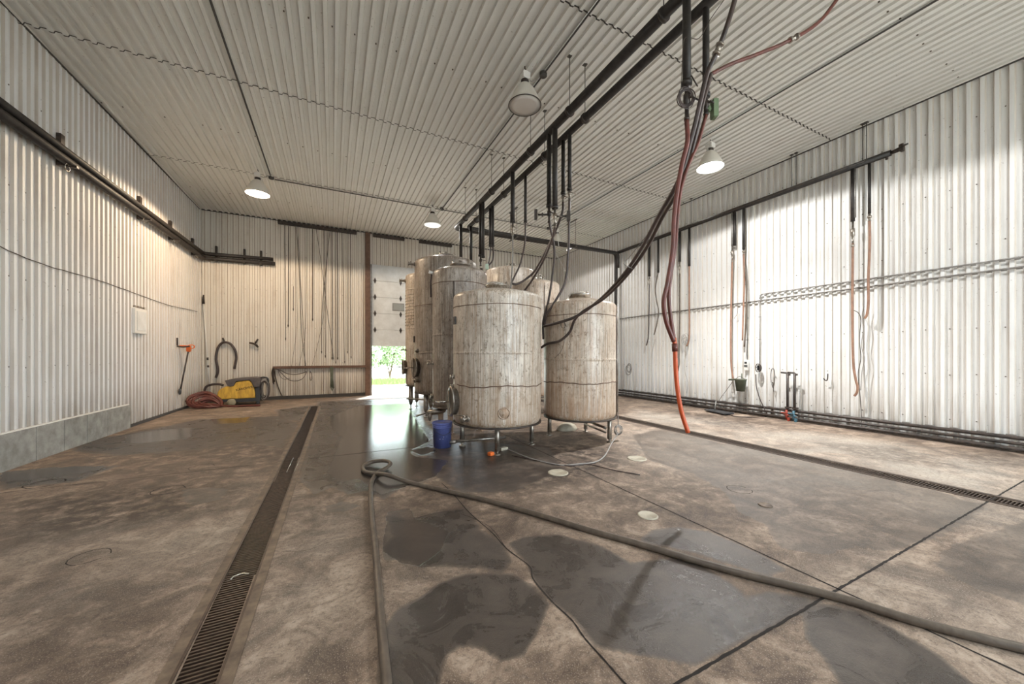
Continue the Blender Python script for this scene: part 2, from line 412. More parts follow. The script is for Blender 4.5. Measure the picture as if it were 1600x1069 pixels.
# ------------------------------------------------------------------ floor
def Zf(pts, ox=0, oy=0, s=1.0): return [tuple(onZ(ox + x / s, oy + y / s, 0).xy) for x, y in pts]
z5 = dict(ox=560, oy=640, s=2.4926); z6 = dict(ox=1000, oy=600, s=2.28); z4 = dict(ox=0, oy=640, s=2.4917)
WET = [  # crisp-edged wet patches
 (Zf([(110,420),(150,405),(190,432),(300,400),(420,380),(480,470),(560,520),(600,590),(560,640),(480,620),(330,610),(240,615),(200,590),(100,585),(95,540),(140,490)], **z5), .8),
 (Zf([(115,830),(150,780),(230,740),(300,690),(360,660),(440,640),(600,640),(680,690),(740,760),(700,860),(640,960),(560,980),(480,930),(400,920),(340,960),(300,1120),(80,1120),(80,900)], **z5), 1.0),
 (Zf([(795,849),(817,840),(873,836),(937,853),(985,880),(1060,872),(1100,886),(1145,915),(1165,935),(1200,925),(1282,937),(1170,995),(1085,1040),(1040,1030),(980,1020),(930,1010),(900,970),(860,938),(833,905),(827,885)]), 1.0),
 (Zf([(1000,845),(1020,828),(1060,824),(1110,832),(1180,862),(1228,890),(1200,900),(1150,884),(1080,862),(1020,850)]), .95),
 (Zf([(1255,955),(1290,945),(1340,955),(1400,985),(1460,1020),(1520,1069),(1540,1120),(1330,1100),(1290,1030),(1260,1000)]), .95),
 (Zf([(985,680),(1040,668),(1200,700),(1400,745),(1555,795),(1480,840),(1390,865),(1340,855),(1300,870),(1220,860),(1190,820),(1150,800),(1130,770),(1080,740),(1010,720)]), .45),
 (Zf([(1620,805),(1480,850),(1450,880),(1520,920),(1640,960)]), .5),
 (Zf([(497,628),(650,622),(660,655),(690,690),(640,700),(658,728),(620,765),(600,780),(575,766),(545,772),(520,760),(492,772),(470,750),(480,700)]), 1.0),
 (Zf([(640,700),(672,690),(690,702),(680,712),(650,712)]), 1.0),
 (Zf([(250,668),(310,655),(440,650),(470,665),(440,700),(380,690),(330,700),(250,708),(180,712),(110,705),(130,690)]), .75),
 (Zf([(0,742),(110,730),(185,728),(120,752),(0,765)]), .9),
 (Zf([(430,640),(490,633),(500,660),(440,655)]), .8),
 (Zf([(282,764),(330,760),(360,764),(350,780),(300,792),(280,785)]), .5),
 (Zf([(505,792),(535,783),(570,790),(540,800),(512,800)]), .6),
 (Zf([(690,690),(760,690),(860,700),(880,735),(800,770),(720,770),(680,745),(670,715)]), .6),
]
PUD = [Zf([(528,700),(540,672),(572,645),(648,652),(672,690),(640,704),(656,726),(618,764),(596,774),(580,762),(560,748),(530,752),(512,738)]), Zf([(605,800),(640,795),(650,812),(700,830),(690,860),(655,885),(625,880),(598,860)]),
       Zf([(195,680),(250,672),(300,668),(298,684),(250,690),(200,694)]), Zf([(0,738),(90,730),(165,728),(130,740),(60,748),(0,752)]),
       Zf([(512,652),(560,634),(640,630),(648,660),(600,690),(548,690),(520,672)]), Zf([(640,704),(670,698),(682,704),(660,712)]),
       Zf([(640,712),(700,720),(680,745),(620,765),(600,740)]), Zf([(330,655),(390,652),(385,660),(335,663)])]
STAIN = [  # broad dark traffic stains (position, softness, strength)
 (Zf([(250,668),(480,640),(640,640),(700,700),(560,760),(430,740),(300,720),(150,720),(100,700)]), .7, .75),
 (Zf([(0,780),(200,760),(330,750),(400,760),(300,810),(180,830),(60,850),(0,860)]), .25, .8),
 (Zf([(670,690),(880,690),(960,700),(980,730),(900,760),(790,775),(700,775),(650,740)]), .3, .95),
 (Zf([(560,760),(720,740),(830,800),(790,860),(700,900),(620,860)]), .45, .6),
 (Zf([(900,760),(1100,740),(1180,800),(1060,830),(960,830)]), .3, .5),
 (Zf([(1000,760),(1160,790),(1240,840),(1100,830)]), .2, .45),
 (Zf([(0,900),(200,960),(280,1069),(0,1100)]), .4, .45),
 (Zf([(420,760),(560,760),(570,800),(440,860)]), .15, .35),
 (Zf([(1040,640),(1180,655),(1240,672),(1120,668)]), .12, .55), (Zf([(1260,690),(1420,700),(1520,735),(1380,722)]), .10, .5), (Zf([(1480,700),(1600,712),(1600,730),(1520,725)]), .1, .5), (Zf([(1000,628),(1250,655),(1600,708),(1600,700),(1250,648)]), .10, .8),
 (Zf([(120,800),(300,780),(420,790),(260,815)]), .10, .6), (Zf([(0,640+330),(180,930),(260,960),(60,1040)]), .2, .5),
 (Zf([(1180,720),(1560,790),(1500,850),(1280,870),(1180,800)]), .5, .2),
]
PALE = [(Zf([(0,800),(430,760),(420,860),(0,1000)]), .5, .25), (Zf([(970,660),(1600,760),(1600,830),(1000,720)]), .5, .6), (Zf([(1000,640),(1600,720),(1600,790),(980,655)]), .3, .75),
        (Zf([(1340,860),(1600,960),(1600,1069),(1300,930)]), .3, .35), (Zf([(600,880),(700,850),(720,890),(640,930)]), .15, .3),
        (Zf([(470,800),(570,780),(575,960),(400,1060),(420,900)]), .3, .3)]
def sdf(poly, X, Y):
    P = np.array(poly); n = len(P); d = np.full(X.shape, 1e9); ins = np.zeros(X.shape, bool)
    for i in range(n):
        ax, ay = P[i]; bx, by = P[(i + 1) % n]; ex, ey = bx - ax, by - ay; wx, wy = X - ax, Y - ay
        t = np.clip((wx * ex + wy * ey) / (ex * ex + ey * ey + 1e-12), 0, 1)
        d = np.minimum(d, np.hypot(wx - ex * t, wy - ey * t))
        c = ((ay > Y) != (by > Y)) & (X < (bx - ax) * (Y - ay) / (by - ay + 1e-12) + ax); ins ^= c
    return np.where(ins, d, -d)
xs = np.concatenate([np.arange(-3.7, 4.2, .03), np.arange(4.2, XR + .05, .06)])
ysv = np.concatenate([np.arange(YF, 0, .25), np.arange(0, 5, .03), np.arange(5, YB + .4, .06)])
GX, GY = np.meshgrid(xs, ysv); wet = np.zeros(GX.shape); pud = np.zeros(GX.shape); st = np.zeros(GX.shape); pale = np.zeros(GX.shape)
rr = lambda: np.clip(np.hypot(GX, GY) / 4.0, .3, 2.5)
soft = .035 * rr()
for p, a in WET: wet = np.maximum(wet, a * np.clip(.5 + sdf(p, GX, GY) / (2.5 * soft), 0, 1))
for p in PUD: pud = np.maximum(pud, np.clip(.5 + sdf(p, GX, GY) / (2.5 * soft), 0, 1))
for p, s, a in STAIN: st = np.maximum(st, a * np.clip(.5 + sdf(p, GX, GY) / (2 * s), 0, 1))
for p, s, a in PALE: pale = np.maximum(pale, a * np.clip(.5 + sdf(p, GX, GY) / (2 * s), 0, 1))
ny, nx = GX.shape; me = bpy.data.meshes.new('floor')
idx = np.arange(ny * nx).reshape(ny, nx)
faces = np.stack([idx[:-1, :-1], idx[:-1, 1:], idx[1:, 1:], idx[1:, :-1]], -1).reshape(-1, 4)
# leave the two drain channels open
fy = (GY[:-1, :-1] + GY[1:, 1:]).ravel() / 2
me.from_pydata([], [], [])
extra_v = []; extra_f = []
def strip(poly2d, wid, z=.0015):
    """flat ribbon on the slab for a joint or crack"""
    P = [Vector((x, y, 0)) for x, y in poly2d]; o = len(extra_v)
    for i, p in enumerate(P):
        t = (P[min(i + 1, len(P) - 1)] - P[max(i - 1, 0)]).normalized(); n = Vector((-t.y, t.x, 0)); ww = wid * random.uniform(.75, 1.25) / 2
        extra_v.extend([(p.x + n.x * ww, p.y + n.y * ww, z), (p.x - n.x * ww, p.y - n.y * ww, z)])
    for i in range(len(P) - 1): extra_f.append((o + 2 * i, o + 2 * i + 1, o + 2 * i + 3, o + 2 * i + 2))
def line(a, b, n=60, j=.004): return [(a[0] + (b[0] - a[0]) * i / n + random.uniform(-j, j), a[1] + (b[1] - a[1]) * i / n + random.uniform(-j, j)) for i in range(n + 1)]
strip(line((2.61, YF), (2.63, 12.9), 450, .0015), .012)
strip(line((-.30, 1.03), (XR, 1.07), 300, .002), .014)
strip(line((XL(1) + .1, 5.4), (XR, 5.45), 120, .004), .010)
strip([(p.x, p.y) for p in catmull([Vector((*q, 0)) for q in Zf([(690,755),(708,772),(732,800),(768,832),(792,858),(827,885),(833,905),(861,939),(893,969),(913,997),(945,1033),(977,1069),(1010,1100)])], 6)], .009)
strip([(p.x, p.y) for p in catmull([Vector((*q, 0)) for q in Zf([(792,858),(760,820),(700,800),(640,812),(600,815)])], 6)], .004)
strip([(p.x, p.y) for p in catmull([Vector((*q, 0)) for q in Zf([(440,862),(480,860),(520,846),(570,840)])], 6)], .003)
def ringmark(px, py, r, wid=.015):
    c = onZ(px, py); strip([(c.x + r * math.cos(a) * random.uniform(.95, 1.05), c.y + r * math.sin(a) * random.uniform(.95, 1.05)) for a in [2 * PI * i / 28 for i in range(26)]], wid)
ringmark(140, 870, .10, .006); ringmark(262, 766, .13, .008); ringmark(70, 756, .14, .012); ringmark(1155, 765, .11, .006); ringmark(315, 730, .12, .006)
V = np.stack([GX.ravel(), GY.ravel(), np.zeros(GX.size)], -1)
nv = len(V); vlist = V.tolist() + [list(v) for v in extra_v]; flist = faces.tolist() + [[i + nv for i in f] for f in extra_f]
DL0, DL1 = (-.62, -3.0), (-.405, 10.9)        # left drain centre line
def DLx(y): return -.508 + (y - 1.96) / (10.9 - 1.96) * (.095)
keep = []
for f in flist[:len(faces)]:
    cx = (V[f[0]][0] + V[f[2]][0]) / 2; cy = (V[f[0]][1] + V[f[2]][1]) / 2
    if -3 < cy < 10.88 and abs(cx - DLx(cy)) < .085: continue
    if -3 < cy < 10.88 and abs(cx - 5.56) < .095: continue
    keep.append(f)
nk = len(keep)
me.from_pydata(vlist, [], keep + flist[len(faces):])
M['floor'] = mat('stained_concrete_floor', (.3, .24, .19), .5)
t = NT(M['floor'])
at_ = t.n.new('ShaderNodeAttribute'); at_.attribute_name = 'marks'
sc3 = t.n.new('ShaderNodeSeparateColor'); t.l.new(at_.outputs['Color'], sc3.inputs[0]); R_, G_, B_ = sc3.outputs[0], sc3.outputs[1], sc3.outputs[2]; A_ = at_.outputs['Alpha']
P0 = t.wpos()
nb = t.noise(P0, .9, 8, .62, .6); nm = t.noise(P0, 3.2, 8, .68, 1.0); nf = t.noise(P0, 38, 4, .7); ne = t.noise(P0, 7.0, 6, .7); ng = t.noise(P0, 150, 2, .6)
sw = t.noise(t.wpos((.55, 2.2, 1)), 1.1, 7, .65, 1.2)
dry = t.ramp(nm, [(.34, (.080, .052, .036)), (.46, (.19, .135, .098)), (.56, (.33, .245, .182)), (.70, (.52, .41, .32))])
dry = t.mix(t.math('MULTIPLY', t.rf(sw, .46, .66), .62, True), dry, (.095, .066, .05))
dry = t.mix(t.math('MULTIPLY', t.rf(nb, .56, .74), .35, True), dry, (.44, .36, .28))
dry = t.mix(t.math('MULTIPLY', t.math('MULTIPLY', A_, t.rf(nb, .25, .60)), .75, True), dry, (.50, .46, .40))
dry = t.mix(t.math('MULTIPLY', t.rf(nf, .50, .66), .55, True), dry, (.07, .05, .04))
dry = t.mix(t.math('MULTIPLY', t.rf(ng, .56, .66), .55, True), dry, (.50, .42, .34))
n2 = t.noise(t.wpos((1, 1, 1)), 12, 8, .75, 1.5)
dry = t.mix(t.math('MULTIPLY', t.rf(n2, .50, .68), .50, True), dry, (.12, .085, .06))
dry = t.mix(t.math('MULTIPLY', t.rf(n2, .42, .30), .45, True), dry, (.52, .43, .34))
stf = t.math('MULTIPLY', B_, t.rf(t.math('ADD', t.math('MULTIPLY', ne, .75), t.math('MULTIPLY', nb, .25)), .40, .54), True)
dry = t.mix(stf, dry, (.036, .023, .016))
# edge-broken wetness
we = t.math('ADD', R_, t.math('MULTIPLY', t.math('SUBTRACT', ne, .5), .75))
wf = t.rf(we, .30, .36)
wfs = t.math('MULTIPLY', t.rf(R_, .0, .8), wf, True)
wetc = t.mix(t.rf(nm, .35, .7), (.030, .025, .022), (.085, .070, .060))
c = t.mix(t.math('MULTIPLY', wfs, .9), dry, wetc)
pf = t.rf(t.math('ADD', G_, t.math('MULTIPLY', t.math('SUBTRACT', ne, .5), .9)), .42, .55)
c = t.mix(t.math('MULTIPLY', pf, .7, True), c, (.06, .05, .045))
t.col(c)
r1 = t.mix(wfs, t.rf(nm, -1.0, 1.2), t.rf(nm, -.10, 2.0))
r2 = t.mix(pf, r1, (.13, .13, .13)); t.rough(r2)
hh = t.math('ADD', t.math('MULTIPLY', nf, .6), t.math('MULTIPLY', ng, .6))
hb = t.math('MULTIPLY', hh, t.math('SUBTRACT', 1.0, t.math('MULTIPLY', pf, .80)))
t.bump(hb, .5, .006); t.b.inputs['Specular IOR Level'].default_value = .45
me.materials.append(M['floor']); me.materials.append(M['joint'])
me.polygons.foreach_set('material_index', [0] * nk + [1] * len(extra_f))
ca = me.color_attributes.new('marks', 'FLOAT_COLOR', 'POINT')
colr = np.zeros((len(vlist), 4), 'f'); colr[:nv, 0] = wet.ravel(); colr[:nv, 1] = pud.ravel(); colr[:nv, 2] = st.ravel(); colr[:nv, 3] = pale.ravel()
ca.data.foreach_set('color', colr.ravel()); me.update()
fo = bpy.data.objects.new('floor', me); C.objects.link(fo); structure(fo)

# ------------------------------------------------------------------ floor drains
def drain(name, xf, y0, y1, half, label, curb):
    T = thing(name, (xf((y0 + y1) / 2), (y0 + y1) / 2, 0), label, 'floor drain')
    n = 24; L = [Vector((xf(y0 + (y1 - y0) * i / n), y0 + (y1 - y0) * i / n, 0)) for i in range(n + 1)]
    ch = MB(); fr = MB(); cb = MB()
    for a, b in zip(L[:-1], L[1:]):
        m_ = (a + b) / 2; d = b - a; rz = math.atan2(d.y, d.x) - PI / 2
        ch.box((m_.x, m_.y, -.13), (2 * half + .06, d.length, .02), rz)
        for s in (-1, 1):
            ch.box((m_.x + s * (half + .02), m_.y, -.07), (.02, d.length, .12), rz)
            fr.box((m_.x + s * (half - .004), m_.y, -.003), (.012, d.length + .001, .02), rz)
            cb.box((m_.x + s * (half + .026), m_.y, -.020), (.050, d.length + .001, .050 + .002 * s), rz)
    ch.box((L[-1].x, y1, -.06), (2 * half + .06, .02, .12)); ch.box((L[0].x, y0, -.06), (2 * half + .06, .02, .12))
    ch.build('channel', M['void'], T); fr.build('frame', M['grate'], T); cb.build('curb', M['curb'] if curb else M['grate'], T)
    gb = MB(); y = y0 + .02; i = 0
    while y < y1 - .02:
        gb.box((xf(y), y, -.010), (2 * half - .008, .0095, .014), mi=0); y += .024 if y < 5 else .030; i += 1
    for s in (-.5, .5):
        for a, b in zip(L[:-1], L[1:]):
            gb.box(((a.x + b.x) / 2 + s * half, (a.y + b.y) / 2, -.022), (.006, (b - a).length, .014), 0)
    gb.build('grate', M['grate'], T)
    return T
TD = drain('floor_drain', DLx, -3.0, 10.9, .092, 'long rusty slotted floor drain in the left part of the floor', True)
sl = MB()
for a, b in (((448,738),(458,716)), ((460,738),(469,716))):
    A1, B1 = onZ(*a, .003), onZ(*b, .003); sl.cyl(A1, B1, .006, n=6)
sl.build('loose_rod', M['bright'], TD)
drain('floor_drain', lambda y: 5.56, -3.0, 10.9, .10, 'narrow slotted floor drain running parallel to the right wall', False)
mb = MB(); mb.tube([onZ(x, y, .012) for x, y in ((360,906),(364,902),(372,898),(381,896),(389,897))], .005, 6)
tag(mb.build('bent_wire', M['bright'], origin=onZ(375, 900)), 'small bent bright wire lying on the left drain grate', 'wire')

# ------------------------------------------------------------------ floor caps
def cap(px, py, r, label, m='palecap', dome=False):
    c = onZ(px, py); mb = MB()
    mb.lathe([(r * 1.12, 0), (r * 1.12, .004), (r, .010), (r * .9, .006), (0.0001, .014 if dome else .006)], c, 28)
    tag(mb.build('access_cover', M[m], origin=c), label, 'cover', 'round caps set in the slab')
cap(872, 739, .105, 'pale round cap in the slab just in front of the tanks')
cap(1012, 806, .075, 'round metal cap in the slab beside the hose', 'palecap', True)
cap(1196, 790, .05, 'small flat round cap in the slab among the grey damp patches', 'curb')
cap(995, 717, .11, 'pale round patch in the slab right of the tanks')

# ------------------------------------------------------------------ outdoors beyond the raised door
M['gravel'] = rough_mat('pale_gravel', (.62, .60, .55), (.45, .43, .38), 12, .9, 0, .6)
M['grass'] = rough_mat('green_grass', (.14, .24, .06), (.24, .34, .12), 30, .8, 0, .4)
M['leaf'] = rough_mat('light_green_leaf', (.24, .36, .16), (.40, .50, .30), 4, .6, 0, 0)
M['leaf2'] = rough_mat('pale_green_leaf', (.34, .50, .26), (.52, .62, .40), 4, .6, 0, 0)
M['bark'] = rough_mat('brown_bark', (.14, .10, .07), (.2, .15, .1), 8, .9)
mb = MB(); mb.box((3, YB + 12, -.06), (60, 24, .1)); tag(mb.build('ground_outside', M['gravel']), kind='structure')
mb = MB(); mb.box((3, YF - 15, -.06), (60, 30, .1)); tag(mb.build('ground_behind', M['gravel']), kind='structure')
mb = MB(); rs = random.Random(3)
for i in range(5200):
    x = rs.uniform(-1.5, 4); y = rs.uniform(YB + 4.2, YB + 7.5); h = rs.uniform(.08, .26); a = rs.uniform(0, PI)
    dx, dy = .012 * math.cos(a), .012 * math.sin(a)
    mb.add([(x - dx, y - dy, -.01), (x + dx, y + dy, -.01), (x + rs.uniform(-.05, .05), y + rs.uniform(-.05, .05), h)], [(0, 1, 2)])
mb.box((1.2, YB + 6, -.01), (6, 3.6, .02))
tag(mb.build('grass', M['grass']), 'strip of green grass beyond the gravel outside the raised door', 'grass', kind='stuff')
def shrub(x, y, w_, h_, m, label, seed):
    r_ = random.Random(seed); T = thing('shrub', (x, y, 0), label, 'shrub', 'shrubs outside the door')
    lf = MB()
    for i in range(6500):
        a = r_.uniform(0, 2 * PI); b = math.acos(r_.uniform(-.4, 1)); q = r_.uniform(.55, 1) * (1 + .18 * math.sin(5 * a + seed) + .12 * math.sin(9 * b))
        p = Vector((x + w_ * q * math.sin(b) * math.cos(a), y + w_ * q * math.sin(b) * math.sin(a) * .6, max(.08, h_ * (.42 + .58 * q * math.cos(b)))))
        u = Vector((r_.gauss(0, 1), r_.gauss(0, 1), r_.gauss(0, 1))).normalized(); v = u.orthogonal().normalized(); s = r_.uniform(.045, .09)
        lf.add([p - u * s, p - v * s * .5, p + u * s, p + v * s * .5], [(0, 1, 2, 3)])
    lf.build('foliage', m, T)
    st_ = MB()
    for i in range(6):
        a = r_.uniform(0, 2 * PI); st_.tube(catmull([(x, y, 0), (x + .2 * w_ * math.cos(a), y + .2 * w_ * math.sin(a), h_ * .4), (x + .5 * w_ * math.cos(a), y + .3 * w_ * math.sin(a), h_ * .8)], 4), .03, 6)
    st_.build('stem', M['bark'], T)
shrub(1.5, YB + 8.4, 1.25, 3.1, M['leaf2'], 'tall pale green shrub outside, at the left side of the door opening', 1)
shrub(3.0, YB + 8.9, 1.4, 2.9, M['leaf'], 'mid green leafy shrub outside, at the right side of the door opening', 2)
shrub(.2, YB + 9.0, 1.3, 3.4, M['leaf'], 'large leafy shrub outside, hidden mostly behind the brown door post', 5)
shrub(4.4, YB + 10.5, 1.5, 3.6, M['leaf2'], 'far pale shrub outside, behind the tanks', 6)

# ------------------------------------------------------------------ overhead door (sectional, raised part way)
D = bpy.data.objects.new('door_1', None); C.objects.link(D); D.location = (DX0, YB + .02, 0); tag(D, kind='structure')
zs = [4.43, 3.875, 3.32, 2.765, 2.21, 1.655]
for a, b in zip(zs[:-1], zs[1:]):
    mb = MB(); mb.box(((DX0 + DX1) / 2, YB + .03, (a + b) / 2), (DX1 - DX0 + .02, .045, a - b - .006), bev=.004)
    for k in range(1, 4): mb.box(((DX0 + DX1) / 2, YB + .0065, b + (a - b) * k / 4), (DX1 - DX0 - .04, .004, .008))
    mb.box(((DX0 + DX1) / 2, YB + .045, b + .0), (DX1 - DX0 + .02, .012, .05 if b > 1.7 else .001))
    mb.build('door_panel', M['doorpanel'], D)
mb = MB(); p = onY(622.5, 480, YB); 
mb.box((p.x, YB + .004, p.z), (.40, .016, .27), mi=0, bev=.004); mb.box((p.x, YB - .003, p.z), (.33, .01, .20), mi=1)
tag(mb.build('pane', [M['conduit'], M['glass']], D), 'small grey framed window in the middle panel')
for px in (583.5, 626):
    X = onY(px, 450, YB).x
    for z in zs[1:-1]:
        mb = MB(); mb.prism([(0, -.11), (.045, 0), (0, .11), (-.045, 0)], -.006, .006, Matrix.Translation((X + (.05 if px < 600 else 0), YB - .004, z))); mb.cyl((X + (.05 if px < 600 else 0), YB - .012, z - .05), (X + (.05 if px < 600 else 0), YB - .012, z + .05), .008, n=8)
        mb.build('hinge', M['blackiron'], D)
mb = MB(); mb.box((DX0 + .035, YB - .035, 2.2), (.05, .05, 4.4)); mb.build('track', M['conduit'], D)
# brown post, door stops
mb = MB(); mb.box((1.065, YB - .05, ZC / 2 - .02), (.15, .16, ZC - .05)); structure(mb.build('trim_10', [M['brown']]))
def topbeam(x0, x1, y0, n, lab):
    a = onY(x0, y0, YB - .09); b = onY(x1, y0, YB - .09); mb = MB()
    mb.box(((a.x + b.x) / 2, YB - .085, ZC - .10), (b.x - a.x, .09, .10), bev=.008); mb.box((a.x + .05, YB - .085, ZC - .045), (.05, .06, .04)); mb.box((b.x - .05, YB - .085, ZC - .045), (.05, .06, .04))
    return tag(mb.build('steel_beam', M['blackiron'], origin=((a.x + b.x) / 2, YB - .085, ZC - .1)), lab, 'beam', 'dark beams at the top of the back wall')
topbeam(434, 557, 355, 1, 'long dark beam at the top of the back wall above the hanging cords')
topbeam(583, 632, 375, 2, 'short dark beam above the overhead door, next to the brown post')
topbeam(655, 706, 385, 3, 'short dark beam above the tallest tank')

# ------------------------------------------------------------------ high bay lamps
def make_lamp(x, y, lens, label, yaw=0, z0=4.92):
    T = thing('high_bay_lamp', (x, y, z0), label, 'ceiling lamp', 'high bay lamps')
    mb = MB(); mb.box((x, y, z0 + .41), (.11, .13, .10), bev=.01); mb.box((x, y, z0 + .475), (.06, .06, .03)); mb.build('ballast_box', M['white'], T)
    mb = MB(); mb.tube([(x, y, z0 + .49), (x + .015, y, z0 + .51), (x, y, z0 + .53), (x, y, ZC)], .008, 6); mb.build('hook', M['blackiron'], T)
    mb = MB(); mb.lathe([(.05, .30), (.058, .31), (.058, .355), (.045, .362)], (x, y, z0), 20); mb.build('neck', M['blackiron'], T)
    
    for s_ in (-.07, .07): mb = MB(); mb.box((x + s_, y, z0 + .33), (.006, .02, .14)); mb.build('bracket', M['white'], T)
    mb = MB(); prof = [(.055, .31), (.085, .285), (.125, .235), (.165, .165), (.205, .07), (.232, .0), (.226, .0), (.198, .07), (.158, .16), (.118, .228), (.08, .275), (.0501, .295)]
    mb.lathe(prof, (x, y, z0), 40); mb.build('lamp_shade', M['shade'], T)
    mb = MB(); mb.tube([(x + .232 * math.cos(a), y + .232 * math.sin(a), z0 - .001) for a in [2 * PI * i / 40 for i in range(40)]], .006, 6, closed=True); mb.build('rim', M['blackiron'] if lens == 'lens_off' else M['white'], T)
    mb = MB(); mb.lathe([(.0001, -.026), (.08, -.022), (.16, -.012), (.226, .002)], (x, y, z0), 40)
    mb.build('lens', M[lens], T)
    mb = MB(); mb.tube(catmull([(x + .03, y, z0 + .42), (x + .12, y + .02, z0 + .40), (x + .22, y + .03, ZC - .09), (x + .26, y + .02, ZC - .05)], 5), .006, 6); mb.build('power_cord', M['cable'], T)
    return T
def spot(T, energy, col, ang=164, size=.05, blend=.12):
    l = bpy.data.lights.new('lamp_light', 'SPOT'); l.energy = energy; l.color = col; l.spot_size = math.radians(ang); l.spot_blend = blend; l.shadow_soft_size = size
    o = bpy.data.objects.new('lamp_light', l); C.objects.link(o); o.parent = T; o.location = (0, 0, -.05)
L1 = make_lamp(2.47, 4.58, 'lens_off', 'unlit clear lensed high bay lamp, the largest one, left of the overhead pipes')
L2 = make_lamp(-1.48, 9.72, 'lens_warm', 'lit warm orange high bay lamp near the left wall')
L3 = make_lamp(2.47, 9.92, 'lens_dim', 'small pale high bay lamp above the tallest tanks')
L4 = make_lamp(6.45, 4.53, 'lens_bright', 'glaring white high bay lamp near the right wall')
L5 = make_lamp(-1.48, 4.50, 'lens_off', 'high bay lamp cut off by the top edge, only its rim showing')
L6 = make_lamp(6.45, 9.8, 'lens_dim', 'faint far lamp beyond the horizontal pipe on the right side')
L7 = make_lamp(6.45, -.70, 'lens_bright', 'added unseen fill lamp behind the viewpoint on the right side')  # unseen lamp added for fill light, continuing the lamp grid
L8 = make_lamp(-1.48, -.70, 'lens_bright', 'added unseen fill lamp behind the viewpoint on the left side')  # second unseen lamp, likewise added to brighten the room
spot(L4, 165, (1, .985, .965)); spot(L4, 560, (1, .985, .965), 112, .05, .9); spot(L2, 230, (1, .76, .52)); spot(L3, 80, (1, .95, .88)); spot(L6, 70, (1, .97, .93)); spot(L7, 150, (1, .98, .95)); spot(L8, 130, (.96, .98, 1))

# ------------------------------------------------------------------ ceiling conduits
def conduit(name, pts, r, label, m='darkconduit', ends=()):
    T = thing(name, pts[0], label, 'conduit', 'conduits on the ceiling')
    mb = MB(); mb.tube(elbow(pts, .06), r, 8); mb.build('tube', M[m], T)
    for e in ends:
        mb = MB(); mb.lathe([(.05, -.03), (.055, -.025), (.055, .02), (.03, .03)], e, 16); mb.build('junction_box', M[m], T)
zc = ZC - .035
conduit('ceiling_conduit', [(-1.26, YF + .1, zc), (-1.26, 9.98, zc)], .014, 'dark conduit running along the ceiling to the warm orange lamp', ends=[(-1.26, 9.98, zc)])
conduit('ceiling_conduit', [(2.76, YF + .1, zc), (2.76, 10.0, zc)], .013, 'dark conduit running along the ceiling past the large unlit lamp', ends=[(2.76, 4.55, zc), (2.76, 10.0, zc)])
conduit('ceiling_conduit', [(6.25, YF + .1, zc), (6.25, 10.0, zc)], .013, 'dark conduit running along the ceiling on the right side', ends=[(6.25, 10.0, zc)])
conduit('ceiling_conduit', [(-1.2, 10.05, zc), (6.2, 10.05, zc)], .012, 'dark conduit crossing the ceiling from the warm lamp towards the right')

# ------------------------------------------------------------------ overhead pipes, drops, rods
ZA = 4.70
XA, XB = 2.92, 3.20
def Yat(px, X):
    d = ray(px, 555); return X * d.y / d.x
def zat(py, X, px):
    d = ray(px, py); return H + d.z * X / d.x
def drop_part(T, X, px, y_end, r, m='pipe', y_top=None):
    Y = Yat(px, X); z1 = zat(y_end, X, px); mb = MB(); z0 = ZA
    mb.cyl((X, Y, z0), (X, Y, z1), r, n=14); mb.lathe([(r * 1.25, 0), (r * 1.25, .04)], (X, Y, z1 - .01), 14); mb.build('drop_pipe', M[m], T)
    return Vector((X, Y, z1))
def rod_part(T, X, Y, z, zt=ZC - .01):
    mb = MB(); mb.cyl((X, Y, z), (X, Y, zt), .006, n=6); mb.box((X, Y, zt - .018), (.05, .05, .016)); mb.build('hanger_rod', M['rod'], T)
    mb = MB(); mb.lathe([(.066, -.018), (.070, -.018), (.070, .018), (.066, .018)], (X, Y, z - .056), 20, rot=Matrix.Rotation(PI / 2, 3, 'X')); mb.build('clamp', M['blackiron'], T)
PA = thing('overhead_pipe', (XA, 6, ZA), 'left one of the two black overhead pipes, turning to the right wall and down it', 'pipe', 'black insulated pipes')
mb = MB(); mb.tube(elbow([(XA, -2.5, ZA), (XA, 9.30, ZA), (8.42, 9.26, ZA + .03), (8.42, 9.26, .22)], .16, 6), .056, 14); mb.build('pipe_run', M['pipe'], PA)
PB = thing('overhead_pipe', (XB, 6, ZA), 'right one of the two black overhead pipes, above the centre of the floor', 'pipe', 'black insulated pipes')
mb = MB(); mb.tube(elbow([(XB, -2.5, ZA), (XB, 9.10, ZA), (8.36, 9.10, ZA - .02), (8.36, 9.10, ZA - .5)], .14, 6), .050, 14); mb.build('pipe_run', M['pipe'], PB)
for px in (1037, 890, 829, 768, 727): rod_part(PA, XA, Yat(px, XA), ZA + .05)
for px in (914, 851, 787, 744): rod_part(PB, XB, Yat(px, XB), ZA + .05)
for X in (4.6, 6.6):
    mb = MB()
    for yy in (9.0, 9.4): mb.cyl((X, yy, ZA - .06), (X, yy, ZC - .02), .006, n=6)
    mb.box((X, 9.2, ZA - .065), (.04, .5, .03)); mb.box((X, 9.2, ZC - .03), (.04, .5, .03)); mb.build('hanger_rod', M['rod'], PA)
dr = {}
